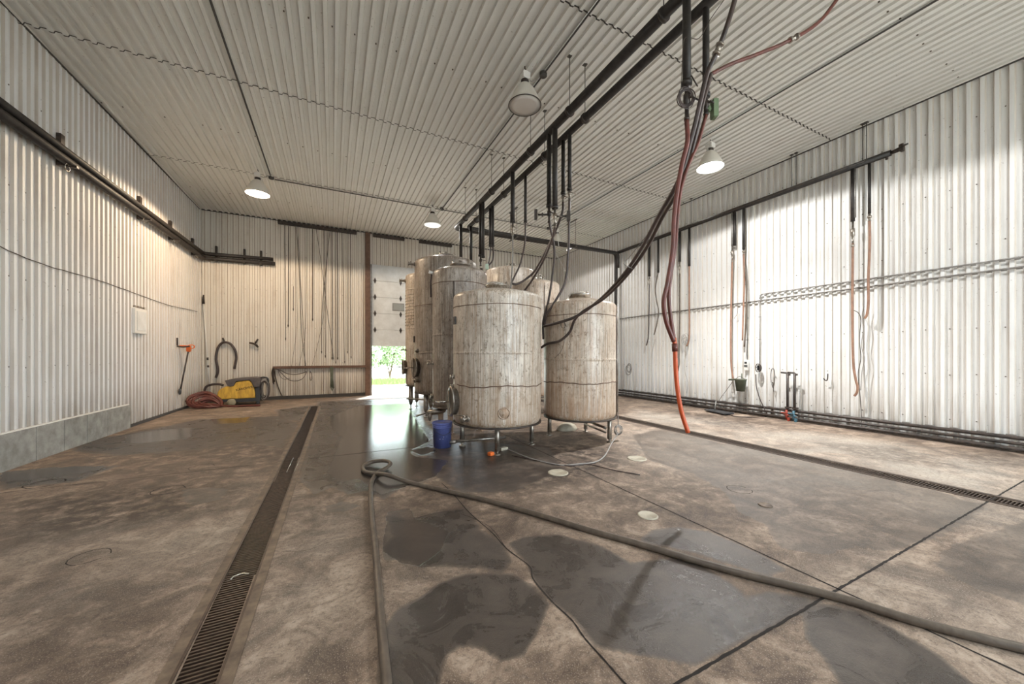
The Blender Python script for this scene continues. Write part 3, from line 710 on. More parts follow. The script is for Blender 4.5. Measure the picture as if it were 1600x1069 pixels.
for key, T, X, px, ye, r in (('d1', PA, XA, 720, 405, .040), ('d3', PA, XA, 751, 400, .042), ('d3b', PA, XA, 755, 402, .030), ('d6', PA, XA, 801, 347, .038), ('d8', PA, XA, 858, 323, .036), ('d9', PA, XA, 867, 325, .040), ('f1', PA, XA, 1073, 132, .036),
                         ('d2', PB, XB, 736, 408, .038), ('d4', PB, XB, 766, 385, .030), ('d5', PB, XB, 770, 385, .030), ('d7', PB, XB, 821, 347, .026), ('d10', PB, XB, 880, 303, .030), ('d11', PB, XB, 890, 297, .030), ('f2', PB, XB, 1103, 151, .030)):
    dr[key] = drop_part(T, X, px, ye, r)
def valve(T, p, m='steel', body=None, h=.22, handle=.09, d=(0, -1, 0)):
    mb = MB(); mb.lathe([(.018, 0), (.018, -h * .3), (.030, -h * .32), (.030, -h * .62), (.018, -h * .65), (.018, -h), (.024, -h), (.024, -h * 1.1)], p, 12)
    c = p + Vector((0, 0, -h * .47)); d = Vector(d); mb.cyl(c, c + d * .05, .010, n=8); mb.cyl(c + d * .05 + Vector((-.01, 0, 0)), c + d * .055 + Vector((handle, 0, -.01)), .008, n=8)
    return mb.build('valve', M[m], T)
valve(PA, dr['d3'], 'blackiron', h=.2); valve(PA, dr['d6'], 'steel'); valve(PA, dr['d8'], 'blackiron'); valve(PA, dr['d9'], 'steel', h=.26)
valve(PA, dr['f1'], 'blackiron', h=.30); valve(PB, dr['f2'], 'blackiron', h=.16); valve(PB, dr['d10'], 'steel', h=.12); valve(PB, dr['d11'], 'steel', h=.12)
# actuated valves
for key, T, sx, m in (('d8', PA, -1, 'blackiron'), ('d9', PA, 1, 'blackiron'), ('f2', PB, 1, 'green')):
    p = dr[key] + Vector((0, 0, -.12)); q = Vector((C_, -S_, 0)) * sx
    mb = MB(); L_ = .17 if key != 'f2' else .05
    mb.cyl(p, p + q * L_, .015, n=8); mb.box(p + q * (L_ + .03), (.045, .07, .15 if key != 'f2' else .18), TH * -1, bev=.008)
    mb.box(p + q * (L_ * .6), (.02, .03, .05), -TH); tag(mb.build('valve_actuator', M[m], T), 'green actuator body' if m == 'green' else None)

# ------------------------------------------------------------------ tanks
def tdir(c, a):
    """unit vector at angle a (deg) round the tank; 0 faces the camera, + towards the picture's right"""
    f = Vector((-c[0], -c[1], 0)).normalized(); r = Vector((-f.y, f.x, 0)) 
    if r.dot(Vector((C_, -S_, 0))) < 0: r = -r
    a = math.radians(a); return f * math.cos(a) + r * math.sin(a)
def tank(px, t_, R, z0, z1, m, label, legs, legr=.80, seams=(), dome=.10, lid='neck', legkind='pipe', rim=.055):
    c = at(px, 555, t_); cx, cy = c.x, c.y
    T = thing('steel_tank', (cx, cy, 0), label, 'tank', 'stainless steel tanks')
    k = rim; prof = [(.0001, z0 - .03), (R * .55, z0 - .02), (R - k * 1.2, z0 + .006), (R - k * .5, z0 + .03), (R - .004, z0 + .085)]
    z = z0 + .12
    prof += [(R, z), (R, z + .03)]
    for s in sorted(seams): prof += [(R, s - .03), (R, s - .012), (R + .005, s - .006), (R + .005, s + .006), (R, s + .012), (R, s + .03)]
    prof += [(R, z1 - k * 2), (R, z1 - k * 1.3), (R - .006, z1 - k * .7), (R - .022, z1 - k * .28), (R - .05, z1), (R * .5, z1 + dome * .65), (R * .2, z1 + dome), (.0001, z1 + dome)]
    mb = MB(); mb.lathe(prof, (cx, cy, 0), 72); mb.build('tank_body', m, T)
    mb = MB(); mb.lathe([(R - .03, z0 + .0), (R + .006, z0 + .01), (R + .006, z0 + .028), (R - .02, z0 + .03)], (cx, cy, 0), 64); mb.build('bottom_rim', M['blackiron'], T)
    for a in legs:
        d = tdir((cx, cy), a) * (R * legr); x, y = cx + d.x, cy + d.y; mb = MB()
        if legkind == 'pipe': mb.cyl((x, y, .05), (x, y, z0 + .06), .034, n=16); mb.cyl((x, y, .012), (x, y, .07), .018, n=10); mb.lathe([(.05, 0), (.05, .012), (.02, .02)], (x, y, 0), 16)
        elif legkind == 'square': mb.box((x, y, (z0 + .05) / 2 + .01), (.07, .07, z0 + .05), math.atan2(d.y, d.x)); mb.box((x, y, .008), (.11, .11, .016), math.atan2(d.y, d.x))
        else: mb.lathe([(.015, .10), (.035, .13), (.055, .20), (.055, z0 + .06)], (x, y, 0), 16); mb.cyl((x, y, .012), (x, y, .12), .012, n=8); mb.lathe([(.04, 0), (.04, .012), (.012, .02)], (x, y, 0), 16)
        mb.build('leg', M['steel'] if legkind != 'square' else T_C, T)
    top = z1 + dome; mb = MB()
    if lid == 'neck':
        mb.lathe([(.17, top - .03), (.17, top + .035), (.185, top + .038), (.185, top + .052), (.165, top + .06), (.08, top + .075), (.0001, top + .078)], (cx, cy, 0), 36)
        o = mb.build('hatch', M['bright'], T)
        mb = MB(); mb.tube(catmull([(cx - .20, cy, top + .03), (cx - .12, cy, top + .09), (cx + .08, cy, top + .10), (cx + .2, cy, top + .04)], 5), .010, 8)
        mb.cyl((cx + .14, cy - .02, top + .03), (cx + .14, cy - .02, top + .12), .012, n=8); mb.build('hatch_clamp', M['steel'], T)
    elif lid == 'dome':
        mb.lathe([(.17, top - .03), (.17, top + .02), (.19, top + .022), (.15, top + .045), (.05, top + .07), (.03, top + .075), (.03, top + .11), (.0001, top + .12)], (cx, cy, 0), 32); mb.build('hatch', M['steel'], T)
        mb = MB(); mb.cyl((cx + .1, cy, top + .04), (cx + .22, cy + .02, top + .09), .014, n=8); mb.cyl((cx - .14, cy, top + .02), (cx - .14, cy, top + .11), .016, n=8); mb.build('hatch_clamp', M['bright'], T)
    else:
        for dx, hgt in ((-.14, .06), (-.04, .08), (.08, .10), (.15, .05)): mb.cyl((cx + dx, cy - .1, top - .03), (cx + dx, cy - .1, top + hgt), .022, n=10); mb.lathe([(.035, 0), (.035, .02)], (cx + dx, cy - .1, top + hgt), 12)
        mb.build('top_fitting', M['bright'], T)
    return T, c
def basis(c, a):
    n = tdir((c.x, c.y), a); up = Vector((0, 0, 1)); s = up.cross(n); return Matrix((s, up, n)).transposed(), n
def manway(T, c, R, a, z, w_=.15, h_=.20, wheel=True):
    B, n = basis(c, a); p = Vector((c.x, c.y, z)) + n * (R - .02)
    mb = MB(); mb.lathe([(1, 0), (1, .075), (1.12, .078), (1.12, .098), (.92, .10), (.86, .085), (.0001, .10)], p, 32, rot=B @ Matrix.Diagonal((w_, h_, 1))); mb.build('manway', M['steel'], T)
    mb = MB(); q = p + n * .12; ax = B @ Vector((0, 1, 0)); sx = B @ Vector((1, 0, 0))
    mb.box(q - n * .01, (.03, h_ * 2.0, .02), rot=B); mb.cyl(p + n * .09, p + n * .28, .012, n=8)
    if wheel: mb.cyl(p + n * .27 - ax * .0 - sx * .10, p + n * .27 + sx * .10, .010, n=8)
    mb.build('manway_handle', M['bright'], T)
def spigot(T, c, R, a, z, L_=.12, r=.028, handle=True):
    B, n = basis(c, a); p = Vector((c.x, c.y, z)) + n * (R - .01); sx = B @ Vector((1, 0, 0))
    mb = MB(); mb.cyl(p, p + n * L_, r, n=14); mb.cyl(p + n * .01, p + n * .03, r * 1.6, n=14); mb.cyl(p + n * (L_ - .02), p + n * L_, r * 1.5, n=14)
    if handle: mb.cyl(p + n * L_ * .6, p + n * L_ * .6 + Vector((0, 0, .06)), .008, n=8); mb.cyl(p + n * L_ * .6 + Vector((0, 0, .05)), p + n * L_ * .7 + Vector((0, 0, .045)) - sx * .14, .009, n=8)
    mb.build('outlet_valve', M['steel'], T)
def plate(T, c, R, a, z, w_=.08, h_=.11):
    B, n = basis(c, a); mb = MB(); mb.box(Vector((c.x, c.y, z)) + n * (R + .012), (w_, h_, .03), rot=B, bev=.006); mb.build('sensor_plate', M['blackiron'], T)
def ring(T, c, R, a, z, rad=.075, r=.008):
    B, n = basis(c, a); p = Vector((c.x, c.y, z)) + n * (R + .004); mb = MB()
    mb.tube([p + B @ Vector((rad * math.cos(q), rad * math.sin(q), 0)) for q in [2 * PI * i / 28 for i in range(28)]], r, 6, closed=True)
    mb.lathe([(rad * .95, -.02), (rad * .8, .004), (.0001, .012)], p, 24, rot=B); mb.build('round_port', T_C, T)
def strapline(T, c, R, a, z0, z1, r=.008, m='cord'):
    B, n = basis(c, a); mb = MB(); mb.cyl(Vector((c.x, c.y, z0)) + n * (R + r), Vector((c.x, c.y, z1)) + n * (R + r), r, n=6); mb.build('side_pipe', M[m], T)
def wavyband(T, c, R, z, a0, a1, amp=.012, seed=0, r=.006):
    mb = MB(); pts = []
    for i in range(40):
        a = a0 + (a1 - a0) * i / 39; n = tdir((c.x, c.y), a); pts.append(Vector((c.x, c.y, z + amp * math.sin(i * .31 + seed) + amp * .4 * math.sin(i * 1.3 + seed))) + n * (R + r * .5))
    mb.tube(pts, r, 6); mb.build('band', M['brown'], T)

T1, c1 = tank(777, 5.44, .65, .355, 2.235, T_A, 'nearest wide stained cream tank, oval hatch and purple-blue bucket at its left', (0, 92, 180, -88), seams=(1.38,))
wavyband(T1, c1, .65, 2.03, -85, 85, .004, 1, .005); wavyband(T1, c1, .65, .93, -60, 88, .012, 2, .007)
manway(T1, c1, .65, -66, .70, .14, .19); spigot(T1, c1, .65, -38, .49); ring(T1, c1, .65, 8, .58); plate(T1, c1, .65, -66, 1.84)
spigot(T1, c1, .65, -72, 1.04, .07, .02, False); spigot(T1, c1, .65, -75, .90, .06, .02, False)
mb = MB(); B, n = basis(c1, -55); mb.cyl(onZ(712, 690, .08), onZ(790, 683, .10), .022, n=12); mb.cyl(onZ(712, 690, .09), onZ(700, 692, .06), .03, n=12); mb.build('drain_pipe', M['steel'], T1)
T2, c2 = tank(719, 6.62, .49, .42, 2.86, T_B, 'middle height narrow grimy tank just behind the nearest one, bucket before it', (-25, 65, 155, -115), seams=(1.7,), legkind='square', lid='dome')
wavyband(T2, c2, .49, 2.60, -80, 80, .002, 1, .005); strapline(T2, c2, .49, -12, .9, 2.60, .010); spigot(T2, c2, .49, -72, 1.20, .12, .015); spigot(T2, c2, .49, -78, .62, .05, .03, False)
mb = MB(); B, n = basis(c2, -70); q = Vector((c2.x, c2.y, .40)) + n * .30
mb.tube(elbow([q + Vector((0, 0, .06)), q + Vector((0, 0, -.04)), q + n * .30 + Vector((0, 0, -.06))], .06), .045, 12)
mb.cyl(q + n * .26 + Vector((0, 0, -.06)), q + n * .26 + Vector((0, 0, -.20)), .05, .02, n=14); mb.cyl(q + n * .20 + Vector((0, 0, -.02)), q + n * .50 + Vector((0, 0, -.10)), .016, n=8); mb.build('outlet_pipe', M['steel'], T2)
B, n = basis(c2, -80); mb = MB(); p = Vector((c2.x, c2.y, 2.80)) + n * .47; mb.cyl(p, p + n * .09 + Vector((0, 0, .03)), .03, n=12); mb.build('side_nozzle', M['white'], T2)
mb = MB(); mb.tube([p + n * .04, p + n * .06 + Vector((0, 0, -.15)), p + n * .05 + Vector((0, 0, -.42))], .014, 8); mb.build('side_hose', M['hoseblack'], T2)
T3, c3 = tank(697, 8.32, .70, .50, 3.46, T_B, 'tallest wide grimy tank, third in the left row, oval hatch low down', (-50, 40, 130, -140), seams=(1.4, 2.4), legkind='cone', lid='dome', dome=.14)
wavyband(T3, c3, .70, 2.42, -85, 30, .004, 1, .006); manway(T3, c3, .70, -62, 1.08, .13, .20); spigot(T3, c3, .70, -55, .80); plate(T3, c3, .70, -78, 1.7, .06, .14); spigot(T3, c3, .70, -76, 3.36, .16, .03); spigot(T3, c3, .70, -60, 1.45, .05, .03, False)
T4, c4 = tank(662, 9.35, .45, .56, 3.38, T_A, 'narrow farthest left tank with a dimpled cooling jacket, beside the door opening', (-60, 30, 120, -150), seams=(2.02, 2.98), legkind='cone', lid='fit')
B_ = [(a, z) for a in range(-88, 8, 9) for z in np.arange(2.10, 2.92, .075)]
mb = MB()
for a, z in B_:
    B, n = basis(c4, a); mb.lathe([(.020, 0), (.017, .006), (.0001, .009)], Vector((c4.x, c4.y, z)) + n * .449, 8, rot=B)
mb.build('dimple_jacket', M['steel'], T4)
manway(T4, c4, .45, -75, 1.05, .11, .17); spigot(T4, c4, .45, -80, 3.22, .16, .03); spigot(T4, c4, .45, -70, 1.48, .14, .015)
mb = MB(); mb.cyl(at(636, 623, 8.6), at(690, 626, 8.2), .02, n=10); mb.build('brace', M['steel'], T4)
T5, c5 = tank(905.5, 5.93, .578, .345, 2.175, T_C, 'tan stained tank on the right side, hoses draped across its front', (64, -102, 168), seams=(1.28,), legr=.88)
wavyband(T5, c5, .578, 1.96, -85, 88, .003, 1, .005); wavyband(T5, c5, .578, .93, -85, 88, .010, 4, .007)
strapline(T5, c5, .578, 84, .45, 2.15, .014, 'steel'); strapline(T5, c5, .578, 78, .40, 2.0, .008, 'hoseblack')
mb = MB(); d = tdir((c5.x, c5.y), 60) * .46; e = tdir((c5.x, c5.y), 170) * .46
mb.cyl((c5.x + d.x, c5.y + d.y, .22), (c5.x + e.x, c5.y + e.y, .22), .020, n=10); mb.cyl((c5.x + d.x, c5.y + d.y, .15), (c5.x + e.x, c5.y + e.y, .15), .014, n=10); mb.build('brace', M['steel'], T5)
T6, c6 = tank(837, 8.6, .555, .4, 3.03, T_C, 'tan tank behind in the right row, its side lit white, between the low tanks', (45, 135, 225, 315), lid='fit')
strapline(T6, c6, .555, 20, 1.2, 2.9, .006)
T7, c7 = tank(797, 10.35, .68, .5, 3.74, T_A, 'farthest tank in the right row, only its pale top showing behind the hoses', (45, 135, 225, 315), lid='fit')

# small things by the tanks
p = onZ(691, 698); T = thing('plastic_bucket', (p.x, p.y, 0), 'purple-blue plastic bucket with a lid standing in front of the tanks', 'bucket')
mb = MB(); mb.lathe([(.122, .004), (.128, .0), (.136, .29), (.145, .292), (.145, .300), (.134, .302), (.134, .315), (.145, .317), (.145, .326), (.136, .33), (.136, .345)], p, 32); mb.build('bucket_body', M['blue'], T)
mb = MB(); mb.lathe([(.146, .340), (.150, .343), (.150, .366), (.142, .370), (.135, .358), (.0001, .358)], p, 32); mb.build('lid', M['blue'], T)
mb = MB(); f = tdir((p.x, p.y), 90); mb.tube(catmull([p + f * .145 + Vector((0, 0, .31)), p + tdir((p.x, p.y), 50) * .165 + Vector((0, 0, .25)), p + tdir((p.x, p.y), 10) * .16 + Vector((0, 0, .20)), p + tdir((p.x, p.y), -30) * .155 + Vector((0, 0, .24)), p - f * .145 + Vector((0, 0, .31))], 5), .003, 5); mb.build('handle', M['rod'], T)
mb = MB()
for (a, z, ww, hh_) in ((18, .17, .045, .012), (22, .185, .030, .008), (-5, .14, .05, .010), (12, .14, .035, .010)):
    B, n = basis(p, a); mb.box(Vector((p.x, p.y, z)) + n * (.126 + z * .02), (ww, hh_, .003), rot=B)
mb.build('printed_label', M['ink'], T)
mb = MB(); B, n = basis(p, -62); mb.box(Vector((p.x, p.y, .16)) + n * .126, (.04, .12, .006), rot=B); mb.build('dark_label', M['darkplastic'], T)
p = onZ(767, 712); mb = MB(); mb.box(p + Vector((0, 0, .025)), (.07, .06, .05), .4, bev=.008); tag(mb.build('orange_block', M['orangeplastic'], origin=p), 'small orange block on the floor against the front leg of the nearest tank', 'block')
p = onZ(785, 704); mb = MB(); mb.box(p + Vector((.02, .02, .02)), (.12, .08, .04), .2, bev=.006); tag(mb.build('shim_block', M['palecap'], origin=p), 'pale block on the floor right of the front leg of the nearest tank', 'block')
p = onZ(886, 672); mb = MB(); r_ = random.Random(4)
mb.lathe([(.16, 0), (.17, .03), (.13, .09), (.08, .12), (.0001, .13)], p, 24, sx=1.2, sy=.8)
tag(mb.build('foam_ball_sack', M['palecap'], origin=p), 'crumpled pale sack on the floor under the right tank', 'sack')
# coil of cable hung beside the right tank and the cable run on the floor
c = at(966, 672, 5.75); T = thing('cable_coil', c, 'coil of grey cable hanging low at the right side of the tanks', 'cable coil')
mb = MB(); r_ = random.Random(2)
for k in range(7):
    ph = r_.uniform(0, PI); rr_ = r_.uniform(.055, .075)
    B = Matrix.Rotation(ph, 3, 'Z') @ Matrix.Rotation(PI / 2 + r_.uniform(-.2, .2), 3, 'X')
    mb.tube([c + B @ Vector((rr_ * math.cos(q), rr_ * 1.1 * math.sin(q), 0)) for q in [2 * PI * i / 20 for i in range(20)]], .005, 5, closed=True)
mb.build('coil', M['cable'], T)
mb = MB(); mb.tube([at(965, 440, 5.85), at(964, 560, 5.8), c + Vector((0, 0, .06))], .006, 6); mb.build('hanging_end', M['cable'], T)
mb = MB(); mb.tube(catmull([c + Vector((0, 0, -.05))] + [onZ(x, y, .01) for x, y in ((955,694),(945,712),(930,722),(905,725),(880,727),(850,722),(825,715),(800,705),(785,698))], 6), .008, 6)
tag(mb.build('floor_cable', M['cable'], origin=onZ(880, 727)), 'thin cable trailing over the floor from the coil towards the nearest tank', 'cable')
mb = MB(); mb.tube(catmull([onZ(x, y, .01) for x, y in ((800,712),(840,720),(890,728),(920,726),(960,735),(1000,742))], 6), .006, 6)
tag(mb.build('floor_cable', M['hoseblack'], origin=onZ(880, 727)), 'dark thin cable lying on the floor in front of the two low tanks', 'cable')

# ------------------------------------------------------------------ hoses over the tanks
def hose(pts, r, m, label, name='hose', cat='hose', group=None, k=8, n=10, fit=None):
    P = catmull(pts, k)
    if fit is None:
        mb = MB(); mb.tube(P, r, n); return tag(mb.build(name, M[m], origin=P[0]), label, cat, group)
    T = thing(name, P[0], label, cat, group); mb = MB(); mb.tube(P, r, n); mb.build('hose_body', M[m], T)
    for i in fit:
        i = i if i >= 0 else len(P) + i; i = min(max(i, 1), len(P) - 2); d = (P[i + 1] - P[i - 1]).normalized(); mb = MB(); mb.cyl(P[i] - d * .035, P[i] + d * .035, r * 1.25, n=12)
        for s in (-.036, .036): mb.cyl(P[i] + d * (s - .008), P[i] + d * (s + .008), r * 1.7, n=12)
        mb.build('coupling', M['steel'], T)
    return T
g = 'hoses hanging from the overhead pipes'
b6 = dr['d6'] + Vector((0, 0, -.22)); d = 5.5
hose([b6, at(801, 400, 6.3), at(799, 440, 6.0), at(797, 455, 5.8)], .014, 'conduit', 'thin grey tube dropping straight to the top of the nearest tank', group=g)
hose([dr['d7'], at(820, 380, 6.7), at(813, 412, 6.4), at(803, 434, 6.1), at(799, 442, 6.05)], .016, 'hoseblack', 'short black hose curving down to the rear edge of the nearest tank', group=g)
hose([dr['d10'] + Vector((0, 0, -.12)), at(878, 334, 5.6), at(862, 374, 5.8), at(838, 420, 6.1), at(822, 436, 6.15), at(808, 444, 6.1), at(799, 443, 6.05)], .019, 'hoseblack', 'black hose sweeping left in a hook above the nearest tank', group=g)
hose([dr['d9'] + Vector((0, 0, -.27)), at(863, 372, 5.4), at(850, 405, 5.6), at(833, 435, 5.9), at(819, 455, 6.1)], .018, 'hoseblack', 'black hose slanting down behind the nearest tank', group=g)
hose([dr['d8'] + Vector((0, 0, -.23)), at(866, 390, 5.6), at(863, 430, 5.7), at(857, 470, 5.75), at(849, 502, 5.75), at(849, 530, 5.8)], .018, 'hoseblack', 'black hose dropping into the gap between the two low tanks', group=g)
hose([dr['d11'] + Vector((0, 0, -.12)), at(889, 350, 5.5), at(888, 392, 5.55), at(883, 440, 5.6), at(868, 470, 5.6), at(855, 490, 5.65), at(850, 508, 5.7)], .019, 'hoseblack', 'black hose with a wide bend over the shoulder of the right tank', group=g)
hose([dr['d4'], at(766, 395, 8.15), at(764, 408, 8.1), at(761, 415, 8.05)], .018, 'hoseblack', 'short hose meeting the pale green box, its left one', group=g)
hose([dr['d5'], at(771, 396, 8.15), at(769, 408, 8.1), at(762, 416, 8.05)], .018, 'hoseblack', 'short hose meeting the pale green box, its right one', group=g)
p = at(761, 417, 8.0); mb = MB(); mb.box(p, (.07, .06, .12), -TH, bev=.008); tag(mb.build('junction_box', M['palegreen'], origin=p), 'pale green box hanging at the ends of two short hoses above the tanks', 'box')
mb = MB(); p = at(752, 428, 7.9); mb.lathe([(.03, -.1), (.06, -.08), (.06, .0), (.03, .03), (.03, .12)], p, 14); mb.cyl(p + Vector((-.08, 0, -.04)), p + Vector((.1, 0, -.04)), .02, n=8)
tag(mb.build('pump_fitting', M['blackiron'], origin=p), 'black fitting under the double drop pipe above the narrow tank', 'fitting')
# the big bundle in front
v = Vector
B1 = [at(1150, -6, 3.15), at(1136, 40, 3.2), at(1120, 82, 3.25), at(1105, 115, 3.28), at(1094, 160, 3.3), at(1086, 195, 3.33), at(1078, 225, 3.36), at(1068, 262, 3.42), at(1054, 295, 3.5), at(1030, 336, 3.75), at(1004, 385, 4.1), at(975, 428, 4.5), at(940, 466, 4.9), at(905, 492, 5.15), at(877, 503, 5.35), at(849, 510, 5.7)]
hose(B1, .021, 'hoseblack', 'long dark hose from the top edge, draped left and ending high beside the right tank', fit=(15,))
B2 = [at(1420, -160, 3.3), at(1310, -4, 3.5), at(1275, 38, 3.5), at(1228, 66, 3.48), at(1180, 86, 3.45), at(1140, 101, 3.42), at(1111, 116, 3.38), at(1098, 160, 3.36), at(1090, 200, 3.38), at(1083, 228, 3.42), at(1073, 264, 3.5), at(1060, 298, 3.56), at(1036, 338, 3.8), at(1010, 388, 4.15), at(978, 432, 4.5), at(944, 466, 4.85), at(912, 486, 5.1), at(898, 500, 5.2), at(890, 519, 5.3), at(874, 533, 5.4), at(856, 537, 5.6), at(846, 543, 5.75)]
T = hose(B2[:7], .017, 'hosered', 'red-brown hose entering from the top edge and joining the hanging bundle', fit=(22,))
hose(B2[6:], .020, 'hoseblack', 'long dark hose of the hanging bundle that dips lowest across the right tank')
hose([dr['f1'] + v((0, 0, -.33)), at(1074, 222, 3.33), at(1066, 255, 3.34), at(1058, 300, 3.34), at(1053, 345, 3.34), at(1051, 390, 3.33), at(1043, 442, 3.33), at(1037, 472, 3.32), at(1041, 502, 3.32), at(1053, 534, 3.32)], .021, 'hosered', 'outer red-brown hose bowing left, hung from the nearest drop pipe')
PO = catmull([dr['f2'] + v((0, 0, -.18)), at(1090, 225, 3.45), at(1075, 260, 3.42), at(1063, 300, 3.40), at(1058, 345, 3.38), at(1055, 385, 3.36), at(1048, 430, 3.36), at(1045, 468, 3.36), at(1050, 511, 3.35), at(1054, 537, 3.34), at(1057, 594, 3.34), at(1064, 640, 3.33), at(1075, 676, 3.32)], 8)
TO = thing('hose', PO[0], 'bright orange hose hanging down in front to near the right floor drain', 'hose')
mb = MB(); mb.tube(PO[:74], .018, 10); tag(mb.build('upper_hose', M['hosered'], TO), 'red-brown upper length')
mb = MB(); mb.tube(PO[70:], .020, 10); tag(mb.build('lower_hose', M['hoseor'], TO), 'bright orange lower length')
mb = MB(); mb.cyl(PO[72], PO[74], .026, n=12); mb.build('coupling', M['hosered'], TO)
# small coil around the drop
c = at(1072, 153, 3.3); mb = MB(); r_ = random.Random(5)
for k in range(5):
    rr_ = .055 + .007 * k; B = Matrix.Rotation(-TH + r_.uniform(-.3, .3), 3, 'Z') @ Matrix.Rotation(PI / 2 + r_.uniform(-.15, .15), 3, 'X')
    mb.tube([c + B @ Vector((rr_ * math.cos(q), rr_ * 1.15 * math.sin(q), 0)) for q in [2 * PI * i / 24 for i in range(24)]], .0045, 6, closed=True)
tag(mb.build('wire_coil', M['hoseblack'], origin=c), 'small coil of black wire looped round the nearest drop pipe', 'wire coil')
hose([at(1064, 140, 3.3), at(1066, 100, 3.3), at(1070, 60, 3.3), at(1092, 60, 3.35), at(1110, 30, 3.3), at(1135, -5, 3.2)], .003, 'cord', 'thin black wire strung between the two nearest drop pipes', 'wire', 'wire')
hose([at(1080, 118, 3.32), at(1090, 135, 3.3)], .006, 'blackiron', 'short black rod slanting off the nearest drop pipe', 'rod', 'rod')
hose([at(1025, 350, 3.9), at(985, 400, 4.3), at(975, 412, 4.3), at(988, 420, 4.3)], .004, 'conduit', 'thin pale cord tied round the hanging hose bundle', 'cord', 'cord')
for i, (a, b, lab) in enumerate((((868,395),(893,448),'thin pale string hanging from the horizontal pipe above the right tank'), ((864,340),(873,385),'thin pale string beside the middle drop pipes'))):
    hose([at(a[0], a[1], 6.2), at((a[0] + b[0]) / 2 + 2, (a[1] + b[1]) / 2, 6.1), at(b[0], b[1], 6.0)], .003, 'white', lab, 'string', 'string')
c = at(880, 508, 5.25); mb = MB()
for k in range(3): mb.tube([c + Matrix.Rotation(-TH + k * .4, 3, 'Z') @ v(((.03 + .01 * k) * math.cos(q), 0, .045 * math.sin(q))) for q in [2 * PI * i / 18 for i in range(18)]], .003, 5, closed=True)
mb.tube(catmull([at(881, 490, 5.25), at(883, 525, 5.3), at(877, 548, 5.3), at(866, 560, 5.3)], 5), .003, 5)
tag(mb.build('wire_coil', M['cord'], origin=c), 'little dark wire coil hanging from the hose in front of the right tank', 'wire coil')

# ------------------------------------------------------------------ long hose on the floor
zz = .022
P = [onZ(x, y, zz) for x, y in ((607,1150),(604,1069),(594,961),(587,865),(580,800),(579,768),(581,752))]
P += [onZ(590,739,zz), onZ(604,731,zz + .01), onZ(610,724,.06), onZ(600,720,.06), onZ(581,722,.04), onZ(568,729,zz), onZ(570,737,zz), onZ(584,740,.03)]
P += [onZ(604,742,.065), onZ(640,754,zz), onZ(700,768,zz), onZ(761,782,zz), onZ(841,804.5,zz), onZ(921,829,zz), onZ(1001,851,zz), onZ(1131,889,zz), onZ(1307,933,zz), onZ(1438,973,zz), onZ(1600,1014,zz), onZ(1760,1050,zz)]
hose(P, .022, 'hosegrey', 'long grey-brown hose looped on the wet floor in the foreground', n=14, k=10)

# ------------------------------------------------------------------ right wall: pipe, drops, hoses, conduits
XW = 8.44
PW = thing('wall_pipe', (XW, 6, 4.76), 'dark pipe running high along the right wall with hoses under it', 'pipe', 'black insulated pipes')
e1 = onX(1392, 245, XW)
mb = MB(); mb.tube([(XW, 9.2, 4.73), (XW, e1.y, 4.76)], .050, 14); mb.build('pipe_run', M['pipe'], PW)
mb = MB(); mb.cyl((XW - .11, 9.0, 4.70), (XW - .11, e1.y + .3, 4.74), .022, n=10); mb.build('pipe_run', M['blackiron'], PW)
mb = MB(); q = Vector((XW, e1.y, 4.76)); mb.cyl(q, q + v((0, -.1, 0)), .03, n=12); mb.box(q + v((0, -.13, .02)), (.08, .05, .12), bev=.01); mb.cyl(q + v((-.05, -.05, 0)), q + v((-.05, -.22, .03)), .015, n=8); mb.cyl(q + v((0, .05, 0)), q + v((0, .05, -.09)), .02, n=8); mb.cyl(q + v((0, .05, 0)), q, .03, n=8); mb.build('end_valve', M['blackiron'], PW)
for px in (1348, 1354, 1237, 1244, 1080):
    Y = Yat(px, XW); mb = MB(); mb.cyl((XW, Y, 4.8), (XW, Y, ZC - .02), .006, n=6); mb.box((XW, Y, ZC - .03), (.06, .05, .015)); mb.build('hanger_rod', M['rod'], PW)
def wdrop(px, y_end, r, m='pipe'):
    Y = Yat(px, XW); z1 = zat(y_end, XW, px); mb = MB(); mb.cyl((XW, Y, 4.74), (XW, Y, z1), r, n=12); mb.build('drop_pipe', M[m], PW); return v((XW, Y, z1))
w1 = wdrop(1014.5, 432, .036); w2 = wdrop(1028.5, 426, .030); w3 = wdrop(1062, 409, .036); w4 = wdrop(1077, 416, .030); w5 = wdrop(1144, 384, .024, 'conduit'); w5b = wdrop(1148, 384, .028); w6 = wdrop(1162, 390, .030); w7 = wdrop(1332.5, 346, .030); w7b = wdrop(1336, 340, .016, 'conduit'); w8 = wdrop(1358.5, 334, .022)
for q_, h_ in ((w1, .22), (w3, .36), (w5, .35), (w6, .10), (w7, .42), (w8, .12)): valve(PW, q_, 'steel', h=h_, handle=.08, d=(-1, 0, 0))
gw = 'hoses hanging along the right wall'
def wh(pts, r, m, lab): return hose([p if isinstance(p, Vector) else onX(p[0], p[1], XW) for p in pts], r, m, lab, group=gw, n=8)
wh([w1 + v((0, 0, -.2)), (1014, 490), (1013, 525), (1010, 540)], .016, 'hoseblack', 'dark hose hanging on the right wall, the first one beside the vertical black pipe')
wh([w2, (1024, 450), (1026, 470), (1029, 488), (1026, 508), (1022, 523)], .016, 'hosegrey', 'dark hose on the right wall kinked left at its end, second from the corner pipe')
wh([w3 + v((0, 0, -.34)), (1062, 500), (1061, 550), (1061, 568), (1059, 580)], .018, 'hosegrey', 'dark hose hanging on the right wall just right of the orange hose')
wh([w4, (1077, 470), (1077, 526), (1073, 541)], .020, 'hosecopper', 'brown hose hanging above a tangle of bright wire on the right wall')
wh([w5 + v((0, 0, -.33)), (1143, 450), (1142, 508), (1142, 549), (1143, 575), (1146, 594)], .020, 'hosecopper', 'long brown hose on the right wall reaching the olive bucket')
